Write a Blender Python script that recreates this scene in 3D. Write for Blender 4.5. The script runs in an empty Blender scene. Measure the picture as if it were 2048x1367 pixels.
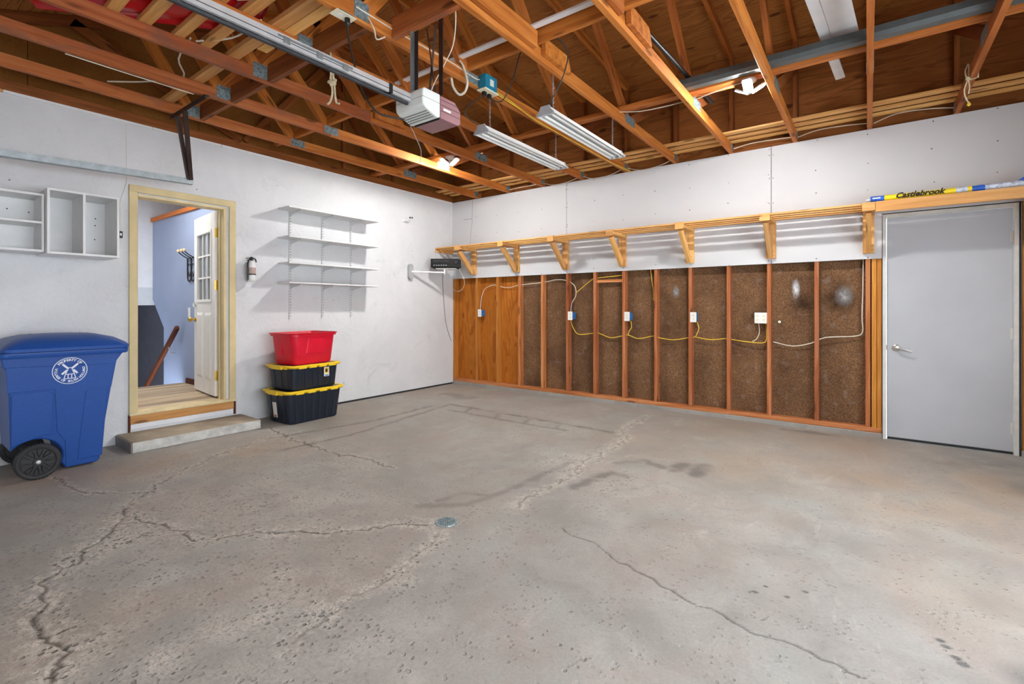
import bpy, math, random
import numpy as np
from mathutils import Vector, Matrix
random.seed(7)
rng = np.random.default_rng(7)
S = bpy.context.scene
COL = S.collection
# ------------------------------------------------------------------ camera
cam_d = bpy.data.cameras.new('camera'); cam = bpy.data.objects.new('camera', cam_d); COL.objects.link(cam)
cam.location = (5.361, -5.643, 1.215); cam.rotation_euler = (math.pi/2, 0, math.radians(36.54))
cam_d.sensor_width = 36; cam_d.lens = 962/2048*36; cam_d.shift_y = -68.8/2048; cam_d.clip_start = .05
S.camera = cam
# ------------------------------------------------------------------ world, exposure
S.view_settings.view_transform = 'Standard'; S.view_settings.look = 'None'
S.view_settings.gamma = 1; S.view_settings.use_curve_mapping = False
S.view_settings.exposure = -0.14
S.cycles.use_denoising = True
S.cycles.max_bounces = 6; S.cycles.diffuse_bounces = 5; S.cycles.glossy_bounces = 2; S.cycles.transmission_bounces = 3
S.cycles.use_adaptive_sampling = True; S.cycles.adaptive_threshold = .1
S.cycles.sample_clamp_indirect = 6
w = bpy.data.worlds.new('world'); S.world = w; w.use_nodes = True
w.node_tree.nodes['Background'].inputs[0].default_value = (.86, .93, 1, 1)
w.node_tree.nodes['Background'].inputs[1].default_value = 12.5
# wide window added in the right wall for fill light, out of the picture: a portal helps the daylight find it
pd = bpy.data.lights.new('window_portal', 'AREA'); pd.shape = 'RECTANGLE'; pd.size = 1.7; pd.size_y = 4.4; pd.cycles.is_portal = True
po = bpy.data.objects.new('window_portal', pd); COL.objects.link(po); po.location = (6.95, -4.1, 1.35); po.rotation_euler = (0, math.radians(90), 0)
LED = 1200.0          # radiance of the LED lamp panels
# sun from behind the house: it lights the paved ground beyond the side window, which throws light up into the garage
sd_ = bpy.data.lights.new('sun', 'SUN'); sd_.energy = 32; sd_.angle = math.radians(.6); sd_.color = (1, .96, .9)
so_ = bpy.data.objects.new('sun', sd_); COL.objects.link(so_); so_.rotation_euler = (0, math.radians(-32), 0); so_.location = (-8, -4, 14)
# unseen area light added to brighten the hall behind the inner door, no fixture
ld = bpy.data.lights.new('hall_fill_light', 'AREA'); ld.shape = 'RECTANGLE'; ld.size = 1.0; ld.size_y = .8; ld.energy = 32; ld.color = (1, .97, .93)
lo = bpy.data.objects.new('hall_fill_light', ld); COL.objects.link(lo); lo.location = (-1.05, -3.95, 2.72)

# ------------------------------------------------------------------ mesh helpers
MATR = {}
def V(*a): return Vector(a)
class MB:
    def __init__(s): s.v = []; s.f = []; s.g = []; s.t = []; s.m = []; s.mi = 0
    def add(s, pts, faces, gc=None, tint=None):
        b = len(s.v); s.v += [tuple(p) for p in pts]
        o = (random.uniform(0, 50), random.uniform(0, 50), random.uniform(0, 50)) if gc is not None else (0, 0, 0)
        s.g += [(p[0]+o[0], p[1]+o[1], p[2]+o[2]) for p in (gc if gc is not None else pts)]
        t = random.random() if tint is None else tint
        s.t += [t]*len(pts)
        s.f += [tuple(i+b for i in f) for f in faces]; s.m += [s.mi]*len(faces)
        return s
    BOXF = [(0,3,2,1),(4,5,6,7),(0,1,5,4),(1,2,6,5),(2,3,7,6),(3,0,4,7)]
    def box(s, x0, x1, y0, y1, z0, z1, axis=None, tint=None):
        x0, x1 = sorted((x0, x1)); y0, y1 = sorted((y0, y1)); z0, z1 = sorted((z0, z1))
        p = [(x0,y0,z0),(x1,y0,z0),(x1,y1,z0),(x0,y1,z0),(x0,y0,z1),(x1,y0,z1),(x1,y1,z1),(x0,y1,z1)]
        if axis is None:
            d = (x1-x0, y1-y0, z1-z0); axis = d.index(max(d))
        r = {0: (0,1,2), 1: (1,0,2), 2: (2,0,1)}[axis]
        return s.add(p, s.BOXF, [(q[r[0]], q[r[1]], q[r[2]]) for q in p], tint)
    def beam(s, p, q, w, h, up=(0,0,1), tint=None, cut0=0, cut1=0):
        p = Vector(p); q = Vector(q); a = (q-p); L = a.length; a.normalize()
        u = Vector(up); sd = a.cross(u)
        if sd.length < 1e-5: sd = a.cross(Vector((1,0,0)))
        sd.normalize(); u = sd.cross(a).normalized()
        pts = []; gc = []
        for (t, c) in ((0, p), (L, q)):
            for (i, j) in ((-1,-1),(1,-1),(1,1),(-1,1)):
                sh = a*((cut0 if t == 0 else cut1)*j*h/2)
                pts.append(c+sd*(i*w/2)+u*(j*h/2)+sh); gc.append((t, i*w/2, j*h/2))
        return s.add(pts, [(0,1,2,3),(7,6,5,4),(4,5,1,0),(5,6,2,1),(6,7,3,2),(7,4,0,3)], gc, tint)
    def tube(s, pts, r, n=7, cap=True):
        pts = [Vector(p) for p in pts]; rings = []; gc = []; L = 0
        t0 = (pts[1]-pts[0]).normalized(); nv = t0.orthogonal().normalized()
        for i, p in enumerate(pts):
            a = (pts[min(i+1, len(pts)-1)]-pts[max(i-1, 0)])
            if a.length < 1e-9: a = t0
            a.normalize(); nv = (nv-a*nv.dot(a))
            if nv.length < 1e-6: nv = a.orthogonal()
            nv.normalize(); bn = a.cross(nv)
            if i: L += (p-pts[i-1]).length
            rr = r[i] if isinstance(r, (list, tuple)) else r
            for k in range(n):
                an = 2*math.pi*k/n
                rings.append(p+nv*(math.cos(an)*rr)+bn*(math.sin(an)*rr)); gc.append((L, math.cos(an)*rr, math.sin(an)*rr))
        f = []
        for i in range(len(pts)-1):
            for k in range(n):
                k2 = (k+1) % n
                f.append((i*n+k, i*n+k2, (i+1)*n+k2, (i+1)*n+k))
        if cap:
            f.append(tuple(reversed(range(n)))); m = (len(pts)-1)*n; f.append(tuple(range(m, m+n)))
        return s.add(rings, f, gc)
    def cyl(s, p, q, r, n=16): return s.tube([p, q], r, n)
    def lathe(s, prof, o=(0,0,0), axis='z', n=24, cap=True):
        pts = []; f = []
        for (r, z) in prof:
            for k in range(n):
                a = 2*math.pi*k/n; c, d = r*math.cos(a), r*math.sin(a)
                q = {'z': (c, d, z), 'x': (z, c, d), 'y': (d, z, c)}[axis]
                pts.append((q[0]+o[0], q[1]+o[1], q[2]+o[2]))
        for i in range(len(prof)-1):
            for k in range(n):
                k2 = (k+1) % n
                f.append((i*n+k, i*n+k2, (i+1)*n+k2, (i+1)*n+k))
        if cap: f.append(tuple(reversed(range(n)))); m = (len(prof)-1)*n; f.append(tuple(range(m, m+n)))
        return s.add(pts, f)
    def loft(s, secs, cap0=True, cap1=True):
        n = len(secs[0]); pts = [p for q in secs for p in q]; f = []
        for i in range(len(secs)-1):
            for k in range(n):
                k2 = (k+1) % n
                f.append((i*n+k, i*n+k2, (i+1)*n+k2, (i+1)*n+k))
        if cap0: f.append(tuple(reversed(range(n))))
        if cap1: m = (len(secs)-1)*n; f.append(tuple(range(m, m+n)))
        return s.add(pts, f)
    def prism(s, poly, c0, c1, plane='yz', gcaxis=None):
        def pt(a, b, c): return {'yz': (c, a, b), 'xz': (a, c, b), 'xy': (a, b, c)}[plane]
        n = len(poly); pts = [pt(a, b, c0) for a, b in poly]+[pt(a, b, c1) for a, b in poly]
        f = [tuple(reversed(range(n))), tuple(range(n, 2*n))]+[(k, (k+1) % n, n+(k+1) % n, n+k) for k in range(n)]
        return s.add(pts, f)
    def xf(s, M):
        s.v = [tuple(M @ Vector(p)) for p in s.v]; return s
def rrect(cx, cy, hx, hy, r, z, k=5):
    out = []
    for (sx, sy, a0) in ((1,1,0),(-1,1,90),(-1,-1,180),(1,-1,270)):
        for i in range(k+1):
            a = math.radians(a0+90*i/k)
            out.append((cx+sx*(hx-r)+r*math.cos(a), cy+sy*(hy-r)+r*math.sin(a), z))
    return out
def M_of(o): return MATR.get(o.name, Matrix.Identity(4)) if o else Matrix.Identity(4)
def obj(name, mb, mat, parent=None, bevel=0, seg=1, smooth=False, world=True, label=None, flip=False):
    me = bpy.data.meshes.new(name)
    vs = mb.v
    if world and parent is not None:
        Mi = M_of(parent).inverted(); vs = [tuple(Mi @ Vector(p)) for p in vs]
    me.from_pydata(vs, [], mb.f)
    at = me.attributes.new('gc', 'FLOAT_VECTOR', 'POINT'); at.data.foreach_set('vector', np.array(mb.g, 'f').ravel())
    at = me.attributes.new('tint', 'FLOAT', 'POINT'); at.data.foreach_set('value', np.array(mb.t, 'f'))
    mats = mat if isinstance(mat, (list, tuple)) else [mat]
    for m in mats: me.materials.append(m)
    if len(mats) > 1: me.polygons.foreach_set('material_index', mb.m)
    import bmesh
    bm = bmesh.new(); bm.from_mesh(me); bmesh.ops.recalc_face_normals(bm, faces=bm.faces)
    bm.to_mesh(me); bm.free()
    if smooth:
        me.polygons.foreach_set('use_smooth', [True]*len(me.polygons))
        try: me.set_sharp_from_angle(angle=math.radians(38))
        except Exception: pass
    o = bpy.data.objects.new(name, me); COL.objects.link(o)
    if parent is not None: o.parent = parent
    MATR[o.name] = M_of(parent)
    if bevel:
        b = o.modifiers.new('bevel', 'BEVEL'); b.width = bevel; b.segments = seg; b.limit_method = 'ANGLE'; b.angle_limit = math.radians(40)
    if label: o['label'] = label
    return o
def tag(o, label, cat, group=None):
    o['label'] = label; o['category'] = cat
    if group: o['group'] = group
    return o
def thing(name, label, cat, loc=(0,0,0), rz=0, group=None):
    o = bpy.data.objects.new(name, None); COL.objects.link(o); o.location = loc; o.rotation_euler = (0, 0, rz); o.empty_display_size = .1
    MATR[o.name] = Matrix.Translation(loc) @ Matrix.Rotation(rz, 4, 'Z')
    if label: tag(o, label, cat, group)
    return o
def struct(name, label=None, loc=(0,0,0)):
    o = thing(name, None, None, loc); o['kind'] = 'structure'
    if label: o['label'] = label
    return o
def smesh(name, mb, mat, label=None, **k):
    o = obj(name, mb, mat, **k); o['kind'] = 'structure'
    if label: o['label'] = label
    return o
def text_mb(mb, txt, size, M, extrude=.0006, shear=0, ax='CENTER'):
    c = bpy.data.curves.new('t', 'FONT'); c.body = txt; c.size = size; c.extrude = extrude; c.align_x = ax; c.align_y = 'CENTER'; c.shear = shear; c.resolution_u = 2; c.offset = size*.03
    o = bpy.data.objects.new('t', c); COL.objects.link(o)
    dg = bpy.context.evaluated_depsgraph_get(); me = bpy.data.meshes.new_from_object(o.evaluated_get(dg))
    mb.add([M @ v.co for v in me.vertices], [tuple(p.vertices) for p in me.polygons])
    bpy.data.objects.remove(o); bpy.data.curves.remove(c); bpy.data.meshes.remove(me)
    return mb
def smoothpath(pts, k=4):
    P = [Vector(p) for p in pts]; out = []
    for i in range(len(P)-1):
        a = P[max(i-1, 0)]; b = P[i]; c = P[i+1]; d = P[min(i+2, len(P)-1)]
        for j in range(k):
            t = j/k
            out.append(.5*((2*b)+(c-a)*t+(2*a-5*b+4*c-d)*t*t+(3*b-a-3*c+d)*t**3))
    out.append(P[-1]); return out

# ------------------------------------------------------------------ materials
def lin(h):
    if isinstance(h, (tuple, list)): return (*h[:3], 1)
    h = h.lstrip('#'); r = [int(h[i:i+2], 16)/255 for i in (0, 2, 4)]
    return (*[c/12.92 if c <= .04045 else ((c+.055)/1.055)**2.4 for c in r], 1)
class NT:
    def __init__(s, name):
        s.mat = bpy.data.materials.new(name); s.mat.use_nodes = True; s.t = s.mat.node_tree; s.n = s.t.nodes; s.l = s.t.links
        s.b = s.n['Principled BSDF']
    def node(s, ty, **k):
        n = s.n.new(ty)
        for a, v in k.items():
            if a.startswith('i_'):
                key = a[2:]; n.inputs[int(key) if key.isdigit() else key.replace('_', ' ')].default_value = v
            else: setattr(n, a, v)
        return n
    def link(s, a, b): s.l.new(a, b)
    def attr(s, name): return s.node('ShaderNodeAttribute', attribute_name=name)
    def gc(s, scale=(1,1,1)):
        m = s.node('ShaderNodeMapping'); m.inputs['Scale'].default_value = scale
        s.link(s.attr('gc').outputs['Vector'], m.inputs[0]); return m.outputs[0]
    def noise(s, vec, scale=5, detail=4, rough=.55, dist=0):
        n = s.node('ShaderNodeTexNoise'); n.inputs['Scale'].default_value = scale; n.inputs['Detail'].default_value = detail
        n.inputs['Roughness'].default_value = rough; n.inputs['Distortion'].default_value = dist
        if vec is not None: s.link(vec, n.inputs['Vector'])
        return n.outputs['Fac']
    def vor(s, vec, scale=5, feature='F1', rnd=1):
        n = s.node('ShaderNodeTexVoronoi'); n.feature = feature; n.inputs['Scale'].default_value = scale; n.inputs['Randomness'].default_value = rnd
        if vec is not None: s.link(vec, n.inputs['Vector'])
        return n.outputs['Distance']
    def ramp(s, fac, stops):
        r = s.node('ShaderNodeValToRGB'); e = r.color_ramp.elements
        while len(e) > 1: e.remove(e[-1])
        e[0].position = stops[0][0]; e[0].color = lin(stops[0][1])
        for p, c in stops[1:]:
            x = e.new(p); x.color = lin(c)
        s.link(fac, r.inputs[0]); return r.outputs[0]
    def rng(s, fac, a, b, c=0, d=1):
        m = s.node('ShaderNodeMapRange'); m.inputs[1].default_value = a; m.inputs[2].default_value = b; m.inputs[3].default_value = c; m.inputs[4].default_value = d
        s.link(fac, m.inputs[0]); return m.outputs[0]
    def math(s, op, a, b=None):
        m = s.node('ShaderNodeMath', operation=op)
        for i, x in enumerate((a, b)):
            if x is None: continue
            if isinstance(x, (int, float)): m.inputs[i].default_value = x
            else: s.link(x, m.inputs[i])
        return m.outputs[0]
    def mix(s, fac, a, b, mode='MIX'):
        m = s.node('ShaderNodeMix', data_type='RGBA', blend_type=mode)
        for i, x in ((0, fac), (6, a), (7, b)):
            if isinstance(x, (int, float)): m.inputs[i].default_value = x
            elif isinstance(x, (tuple, str, list)): m.inputs[i].default_value = lin(x)
            else: s.link(x, m.inputs[i])
        return m.outputs[2]
    def bump(s, h, strength=.3, dist=.01):
        b = s.node('ShaderNodeBump'); b.inputs['Strength'].default_value = strength; b.inputs['Distance'].default_value = dist
        s.link(h, b.inputs['Height']); s.link(b.outputs[0], s.b.inputs['Normal'])
    def done(s, color, rough=.5, metal=0, spec=.4):
        if isinstance(color, (tuple, str, list)): s.b.inputs['Base Color'].default_value = lin(color)
        else: s.link(color, s.b.inputs['Base Color'])
        if isinstance(rough, (int, float)): s.b.inputs['Roughness'].default_value = rough
        else: s.link(rough, s.b.inputs['Roughness'])
        s.b.inputs['Metallic'].default_value = metal; s.b.inputs['Specular IOR Level'].default_value = spec
        return s.mat
def plain(name, c, rough=.5, metal=0, var=.06, spec=.4, scale=9):
    """plain colour with faint mottling"""
    n = NT(name); a = n.noise(n.gc(), scale, 3)
    c0 = lin(c); lo_ = tuple(x*(1-var*2) for x in c0[:3]); hi = tuple(min(1, x*(1+var*2)) for x in c0[:3])
    return n.done(n.ramp(a, [(.3, lo_), (.7, hi)]), rough, metal, spec)
def wood(name, dark, mid, light, rough=.62, knots=True, tintv=.35, blotch=None):
    n = NT(name)
    v1 = n.gc((.9, 14, 14)); a = n.noise(v1, 1.6, 5, .6, .7)
    c = n.ramp(a, [(.28, dark), (.5, mid), (.72, light)])
    f = n.noise(n.gc((3, 190, 190)), 1, 2, .5)
    c = n.mix(n.rng(f, .35, .75, .0, .35), c, dark)
    if knots:
        k = n.vor(n.gc((2.2, 9, 9)), 1.0)
        c = n.mix(n.rng(k, .10, .17, .75, 0), c, tuple(x*.35 for x in lin(dark)[:3]))
    if blotch:
        b = n.noise(n.gc((1.5, 4, 4)), 1.7, 4, .6, .4)
        c = n.mix(n.rng(b, .52, .62, 0, .6), c, blotch)
    t = n.attr('tint').outputs['Fac']
    g = n.node('ShaderNodeHueSaturation'); n.link(n.rng(t, 0, 1, 1-tintv*.75, 1+tintv*.5), g.inputs['Value']); n.link(c, g.inputs['Color'])
    n.link(n.rng(t, 0, 1, .495, .505), g.inputs['Hue'])
    n.bump(n.math('ADD', a, f), .25, .002)
    return n.done(g.outputs[0], rough, 0, .25)
def sheet(name, dark, mid, light, knot=None, wave=6, scale=(1.2, 7, 7)):
    """plywood face veneer: long cathedral grain and football knots; gc.x runs along the grain"""
    n = NT(name)
    v = n.gc((scale[0]*.55, scale[1]*.75, scale[2]*.75)); d = n.noise(v, 1.0, 3, .5, 1.2)
    rings = n.math('SINE', n.math('MULTIPLY', d, wave*9.0))
    c = n.ramp(n.rng(rings, -1, 1), [(0, mid), (.7, light), (.92, dark), (1, dark)])
    c = n.mix(.5, c, mid)
    st = n.noise(n.gc((4, 110, 110)), 1, 3, .6)
    c = n.mix(n.rng(st, .5, .72, 0, .55), c, dark)
    bl = n.noise(n.gc((.8, 1.4, 1.4)), 1.4, 3, .5)
    c = n.mix(n.rng(bl, .35, .7, .35, 0), c, dark)
    if knot:
        k = n.vor(n.gc((2.0, 4.6, 4.6)), 1.0)
        c = n.mix(n.rng(k, .085, .14, .85, 0), c, knot)
    n.bump(st, .2, .002)
    return n.done(c, .7, 0, .2)
M = {}
M['truss'] = wood('truss_lumber', '#8c4a1c', '#b4692b', '#c7813e', tintv=.30)
M['truss_red'] = wood('aged_red_lumber', '#84421e', '#a85e30', '#ba7746', tintv=.3, blotch='#7a5240')
M['stud'] = wood('stud_lumber', '#8c4d27', '#b67042', '#ca8d62', tintv=.35)
M['stud_gold'] = wood('golden_stud_lumber', '#96571c', '#bd7a30', '#cf9248', tintv=.25)
M['pine'] = wood('new_pine', '#c28a4c', '#dba562', '#e9bd80', tintv=.18)
M['pine_dull'] = wood('dull_pine', '#b07a42', '#cc9658', '#dcae74', tintv=.25)
M['brace'] = wood('dark_brace_lumber', '#613213', '#83481e', '#98592a', tintv=.3)
M['ply_roof'] = sheet('roof_plywood', '#7c4620', '#a56a34', '#bd8147', '#522a10', 4.5)
M['ply_back'] = sheet('steep_roof_plywood', '#6b3a18', '#8f5526', '#a56936', '#45220c', 3.5)
M['ply_wall'] = sheet('wall_plywood', '#8c4a12', '#b0681f', '#c98233', '#75380e', 3.2, (1.3, 6, 6))
def m_fibre():
    n = NT('brown_fibreboard'); g = n.gc()
    a = n.noise(g, 105, 4, .75); c = n.ramp(a, [(.30, '#402a1b'), (.5, '#725339'), (.70, '#9b7a56')])
    b = n.noise(g, 2.2, 4, .6, .3); c = n.mix(n.rng(b, .40, .68, .0, .55), c, '#3d281b')
    s = n.noise(n.gc((9, 9, .9)), 1.3, 3, .5); c = n.mix(n.rng(s, .58, .72, 0, .28), c, '#8b8079')
    f = n.vor(g, 26); c = n.mix(n.rng(f, .05, .09, .7, 0), c, '#241610')
    n.bump(a, .5, .003); return n.done(c, .85, 0, .15)
M['fibre'] = m_fibre()
def m_gable():
    n = NT('brown_gable_board'); g = n.gc(); a = n.noise(g, 1.6, 4, .6); f = n.noise(g, 60, 3, .6)
    c = n.ramp(a, [(.3, '#6d4319'), (.7, '#8f5f2c')]); c = n.mix(n.rng(f, .4, .7, 0, .3), c, '#533414')
    return n.done(c, .8, 0, .15)
M['gable'] = m_gable()
def m_stucco():
    n = NT('rough_white_painted_plaster'); g = n.gc()
    a = n.noise(g, 1.3, 5, .6, .4); c = n.ramp(a, [(.3, '#cacbcd'), (.7, '#d8d9da')])
    sc = n.noise(g, 6, 6, .65, 1.2); c = n.mix(n.rng(sc, .62, .75, 0, .35), c, '#b9b9ba')
    k = n.vor(g, 4.2); c = n.mix(n.rng(k, .022, .036, .85, 0), c, '#6d6b6a')
    gs = n.noise(g, 2.3, 5, .7, .8); c = n.mix(n.rng(gs, .60, .72, 0, .3), c, '#9c9c9d')
    fl = n.noise(g, 28, 4, .65); h = n.math('ADD', n.math('MULTIPLY', sc, 1.0), n.math('MULTIPLY', fl, .35))
    n.bump(h, .8, .014); return n.done(c, .5, 0, .4)
M['stucco'] = m_stucco()
def m_gyp():
    n = NT('grey_white_drywall'); g = n.gc()
    a = n.noise(g, .8, 4, .55); c = n.ramp(a, [(.3, '#c5c6c8'), (.7, '#cecfd1')])
    n.bump(n.noise(g, 60, 2), .04, .004); return n.done(c, .75, 0, .2)
M['gyp'] = m_gyp()
def m_conc(name='floor_concrete', floor=True):
    n = NT(name); g = n.gc()
    big = n.noise(g, .55, 5, .6, .5); mid = n.noise(g, 3.2, 6, .68, .6); fine = n.noise(g, 75, 4, .7)
    c = n.ramp(big, [(.32, '#908d88'), (.5, '#9f9b95'), (.68, '#aba7a0')])
    c = n.mix(n.rng(mid, .36, .66, .55, 0), c, '#78736d')
    rd = n.noise(n.gc((1.1, .8, 1)), 1.1, 4, .6, 1.0); c = n.mix(n.rng(rd, .48, .68, 0, .5), c, '#9b8b82')
    gr = n.noise(n.gc((.9, .9, 1)), 1.9, 4, .55); c = n.mix(n.rng(gr, .52, .70, 0, .45), c, '#9fa39d')
    sm = n.noise(n.gc((2.6, .9, 1)), 2.2, 5, .65, 1.6); c = n.mix(n.rng(sm, .60, .74, 0, .34), c, '#bcb7ae')
    c = n.mix(n.rng(fine, .42, .7, .0, .28), c, '#6f6b66')
    h = n.math('MULTIPLY', fine, .25)
    if floor:
        at = n.attr('paint'); sp = n.node('ShaderNodeSeparateColor'); n.link(at.outputs['Color'], sp.inputs[0])
        crack, spall, dark = sp.outputs[0], sp.outputs[1], sp.outputs[2]; warm = at.outputs['Alpha']
        c = n.mix(n.math('MULTIPLY', warm, n.rng(mid, .25, .7, .25, 1)), c, '#9d7f5e')
        pit = n.vor(n.gc((1, 1, 1)), 34); pit2 = n.vor(n.gc((1, 1, 1)), 17)
        pm = n.math('MULTIPLY', n.rng(pit, .20, .33, 1, 0), n.rng(n.noise(g, 6.5, 3), .44, .58, 0, 1))
        pm2 = n.math('MULTIPLY', n.rng(pit2, .09, .16, 1, 0), n.rng(n.noise(g, 1.7, 4), .44, .58, 0, 1))
        rough_amt = n.math('ADD', n.math('MULTIPLY', spall, 1.3), .22)
        pits = n.math('MINIMUM', n.math('ADD', n.math('MULTIPLY', pm, rough_amt), n.math('MULTIPLY', pm2, n.math('ADD', n.math('MULTIPLY', spall, 1.3), .32))), 1.0)
        c = n.mix(n.math('MULTIPLY', spall, n.rng(n.noise(g, 38, 4, .75), .36, .56, .15, 1)), c, '#cfc8bc')
        grit = n.noise(g, 85, 3, .65); c = n.mix(n.math('MULTIPLY', n.math('MINIMUM', n.math('MULTIPLY', spall, 1.8), 1.0), n.rng(grit, .56, .66, 0, .8)), c, '#5a534c')
        c = n.mix(n.math('MULTIPLY', n.math('MINIMUM', n.math('MULTIPLY', spall, 1.6), 1.0), n.rng(grit, .40, .30, 0, .7)), c, '#dcd6cb')
        c = n.mix(n.math('MULTIPLY', pits, .72), c, '#57504a')
        c = n.mix(dark, c, n.mix(n.rng(fine, .3, .7), '#454442', '#6a6865'))
        c = n.mix(n.math('MULTIPLY', crack, .85), c, '#3c332b')
        h = n.math('SUBTRACT', n.math('ADD', n.math('MULTIPLY', fine, .2), n.math('MULTIPLY', n.math('MULTIPLY', n.noise(g, 42, 3, .7), spall), .9)), pits)
        n.bump(h, .9, .009)
    else: n.bump(n.math('ADD', fine, mid), .4, .006)
    return n.done(c, n.rng(mid, .3, .7, .55, .8), 0, .3)
M['floor'] = m_conc(); M['conc'] = m_conc('step_concrete', False)
M['stepface'] = plain('flaking_pale_paint', '#b9b8b2', .7, 0, .12, scale=14); M['steptop'] = plain('worn_tan_concrete', '#9b8e7b', .75, 0, .09, scale=7)
M['white'] = plain('white_paint', '#e2e2e1', .45, 0, .02)
M['melamine'] = plain('white_melamine', '#dededd', .35, 0, .02)
M['whitemetal'] = plain('white_coated_metal', '#d4d4d4', .4, 0, .03)
M['cream'] = plain('cream_trim_paint', '#cdbb8d', .5, 0, .06, scale=4)
M['creamlight'] = plain('pale_threshold_wood', '#d9c79a', .55, 0, .08)
M['doorwhite'] = plain('white_door_paint', '#eae8e2', .35, 0, .02)
M['doorgrey'] = plain('grey_steel_door_paint', '#adafb3', .42, 0, .025, scale=2)
M['jamb'] = plain('off_white_metal_frame', '#c9c8c2', .5, 0, .05)
M['blue'] = plain('blue_hall_paint', '#97a4c0', .6, 0, .03, scale=2)
M['hallwhite'] = plain('hall_white_paint', '#dcdee2', .6, 0, .02)
M['hallshade'] = plain('stairwell_painted_shade', '#4d4e57', .7, 0, .05)  # stairwell shade painted in as a dark colour
M['orange'] = wood('orange_oak_trim', '#b5632a', '#cf7a3a', '#dc8c4c', knots=False, tintv=.1)
M['mahog'] = wood('dark_mahogany', '#3c1c10', '#5a2a18', '#6d3720', knots=False, tintv=.15)
M['hallfloor'] = wood('hall_floorboard', '#a18a6c', '#c4ae90', '#d8c9b2', tintv=.5, knots=False)
M['galv'] = plain('galvanised_steel', '#a9b4b8', .33, .85, .08, scale=20)
M['alu'] = plain('bright_aluminium', '#d5d8d8', .32, .6, .05, scale=16)
M['plate'] = plain('truss_plate_steel', '#7f8f92', .45, .5, .25, scale=45)
M['iron'] = plain('dark_brown_angle_iron', '#3a2a24', .5, .5, .15)
M['blackiron'] = plain('black_iron', '#1b1a1a', .45, .3, .1)
M['gutter'] = plain('dark_grey_gutter_enamel', '#4a4f4f', .38, .1, .08)
M['black'] = plain('black_plastic', '#141414', .4, 0, .1)
M['rubber'] = plain('dark_grey_rubber', '#2f2f31', .7, 0, .1)
M['binblue'] = plain('blue_bin_plastic', '#1d4a94', .42, 0, .04, scale=60)
M['decal'] = plain('white_print', '#e3e6ee', .5, 0, .02)
M['hub'] = plain('grey_hub_metal', '#b9bcc0', .3, .6)
M['tote'] = plain('navy_black_tote_plastic', '#1d2430', .38, 0, .05, scale=30)
M['yellow'] = plain('yellow_lid_plastic', '#efc928', .4, 0, .03)
M['red'] = plain('red_tote_plastic', '#d3122f', .38, 0, .04)
M['redsled'] = plain('glossy_red_plastic', '#b5121a', .25, 0, .06)
M['maroon'] = plain('dusty_maroon_metal', '#8d6468', .45, .1, .05)
M['opener'] = plain('pale_grey_opener_plastic', '#cfd2cd', .4, 0, .02)
M['opgroove'] = plain('opener_seam', '#7d7f7b', .6)
M['teal'] = plain('teal_plastic', '#1c7791', .4, 0, .05)
M['ivory'] = plain('ivory_plate', '#e6dfc4', .4, 0, .03)
M['wiring_w'] = plain('white_cable', '#cfc6b4', .5, 0, .05)
M['wiring_y'] = plain('yellow_cable', '#d8b23a', .5, 0, .06)
M['wiring_k'] = plain('black_cable', '#26241f', .5, 0, .1)
M['wiring_g'] = plain('grey_cable', '#8a8782', .5, 0, .05)
M['rope'] = plain('cotton_rope', '#c9bd9c', .85, 0, .1, scale=60)
M['elblue'] = plain('blue_electrical_box', '#2f6aa8', .45, 0, .06)
M['brass'] = plain('brass', '#c9a548', .3, .8, .08)
M['nickel'] = plain('satin_nickel', '#c4c3bf', .3, .8, .04)
M['chrome'] = plain('chain_steel', '#9fa3a4', .35, .8, .1)
M['tube'] = plain('fluorescent_tube_glass', '#e9ebe8', .25, 0, .01)
M['reflector'] = plain('white_reflector', '#d9dbd9', .35, 0, .02)
M['endcap'] = plain('grey_end_cap_plastic', '#a3a5a8', .4, 0, .08)
M['porcelain'] = plain('white_porcelain', '#d9d7d0', .3, 0, .02)
M['sticker'] = plain('white_sticker', '#e6e3dc', .5, 0, .03)
M['sticker_y'] = plain('yellow_sticker', '#e0bf4a', .5, 0, .1)
M['stripblue'] = plain('blue_wrapper', '#2a5fc0', .35, 0, .12, scale=25)
M['stripyellow'] = plain('yellow_wrapper', '#e9d22a', .35, 0, .05)
M['stripclear'] = plain('crinkled_pale_wrapper', '#c3cfe2', .25, 0, .2, scale=45)
M['dustgrey'] = plain('screw_dark', '#4d4b49', .6, 0, .1)
M['shadowgap'] = plain('dark_weatherstrip', '#2a2a2a', .8, 0, .1)
M['gauge'] = plain('extinguisher_label', '#b79f98', .5, 0, .12, scale=60)
M['bulbwood'] = plain('pale_wood_knob', '#e2c69a', .5)
def m_smudge(name, c, am=1.0):
    n = NT(name); v = n.attr('gc').outputs['Vector']; ln = n.node('ShaderNodeVectorMath', operation='LENGTH'); n.link(v, ln.inputs[0])
    a = n.math('MULTIPLY', n.rng(ln.outputs['Value'], .1, 1.0, am, 0), n.rng(n.noise(v, 2.2, 3, .6), .3, .6, .35, 1))
    m = n.done(c, .9, 0, .1); n.link(a, n.b.inputs['Alpha']); return m
M['smudge_w'] = m_smudge('white_smudge', '#d8dadd'); M['smudge_g'] = m_smudge('grey_smudge', '#9a9896'); M['smudge_k'] = m_smudge('dark_smudge', '#1a1511', .5)
def m_glass():
    n = NT('door_pane_glass'); n.done('#dfe4e8', .05, 0, .5); n.b.inputs['Transmission Weight'].default_value = .85; n.b.inputs['IOR'].default_value = 1.1; return n.mat
M['glass'] = m_glass()
def m_emit():
    n = NT('led_lens'); n.done('#ffffff', .4); n.b.inputs['Emission Color'].default_value = (1, .98, .955, 1); n.b.inputs['Emission Strength'].default_value = LED; return n.mat
M['led'] = m_emit()
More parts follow.
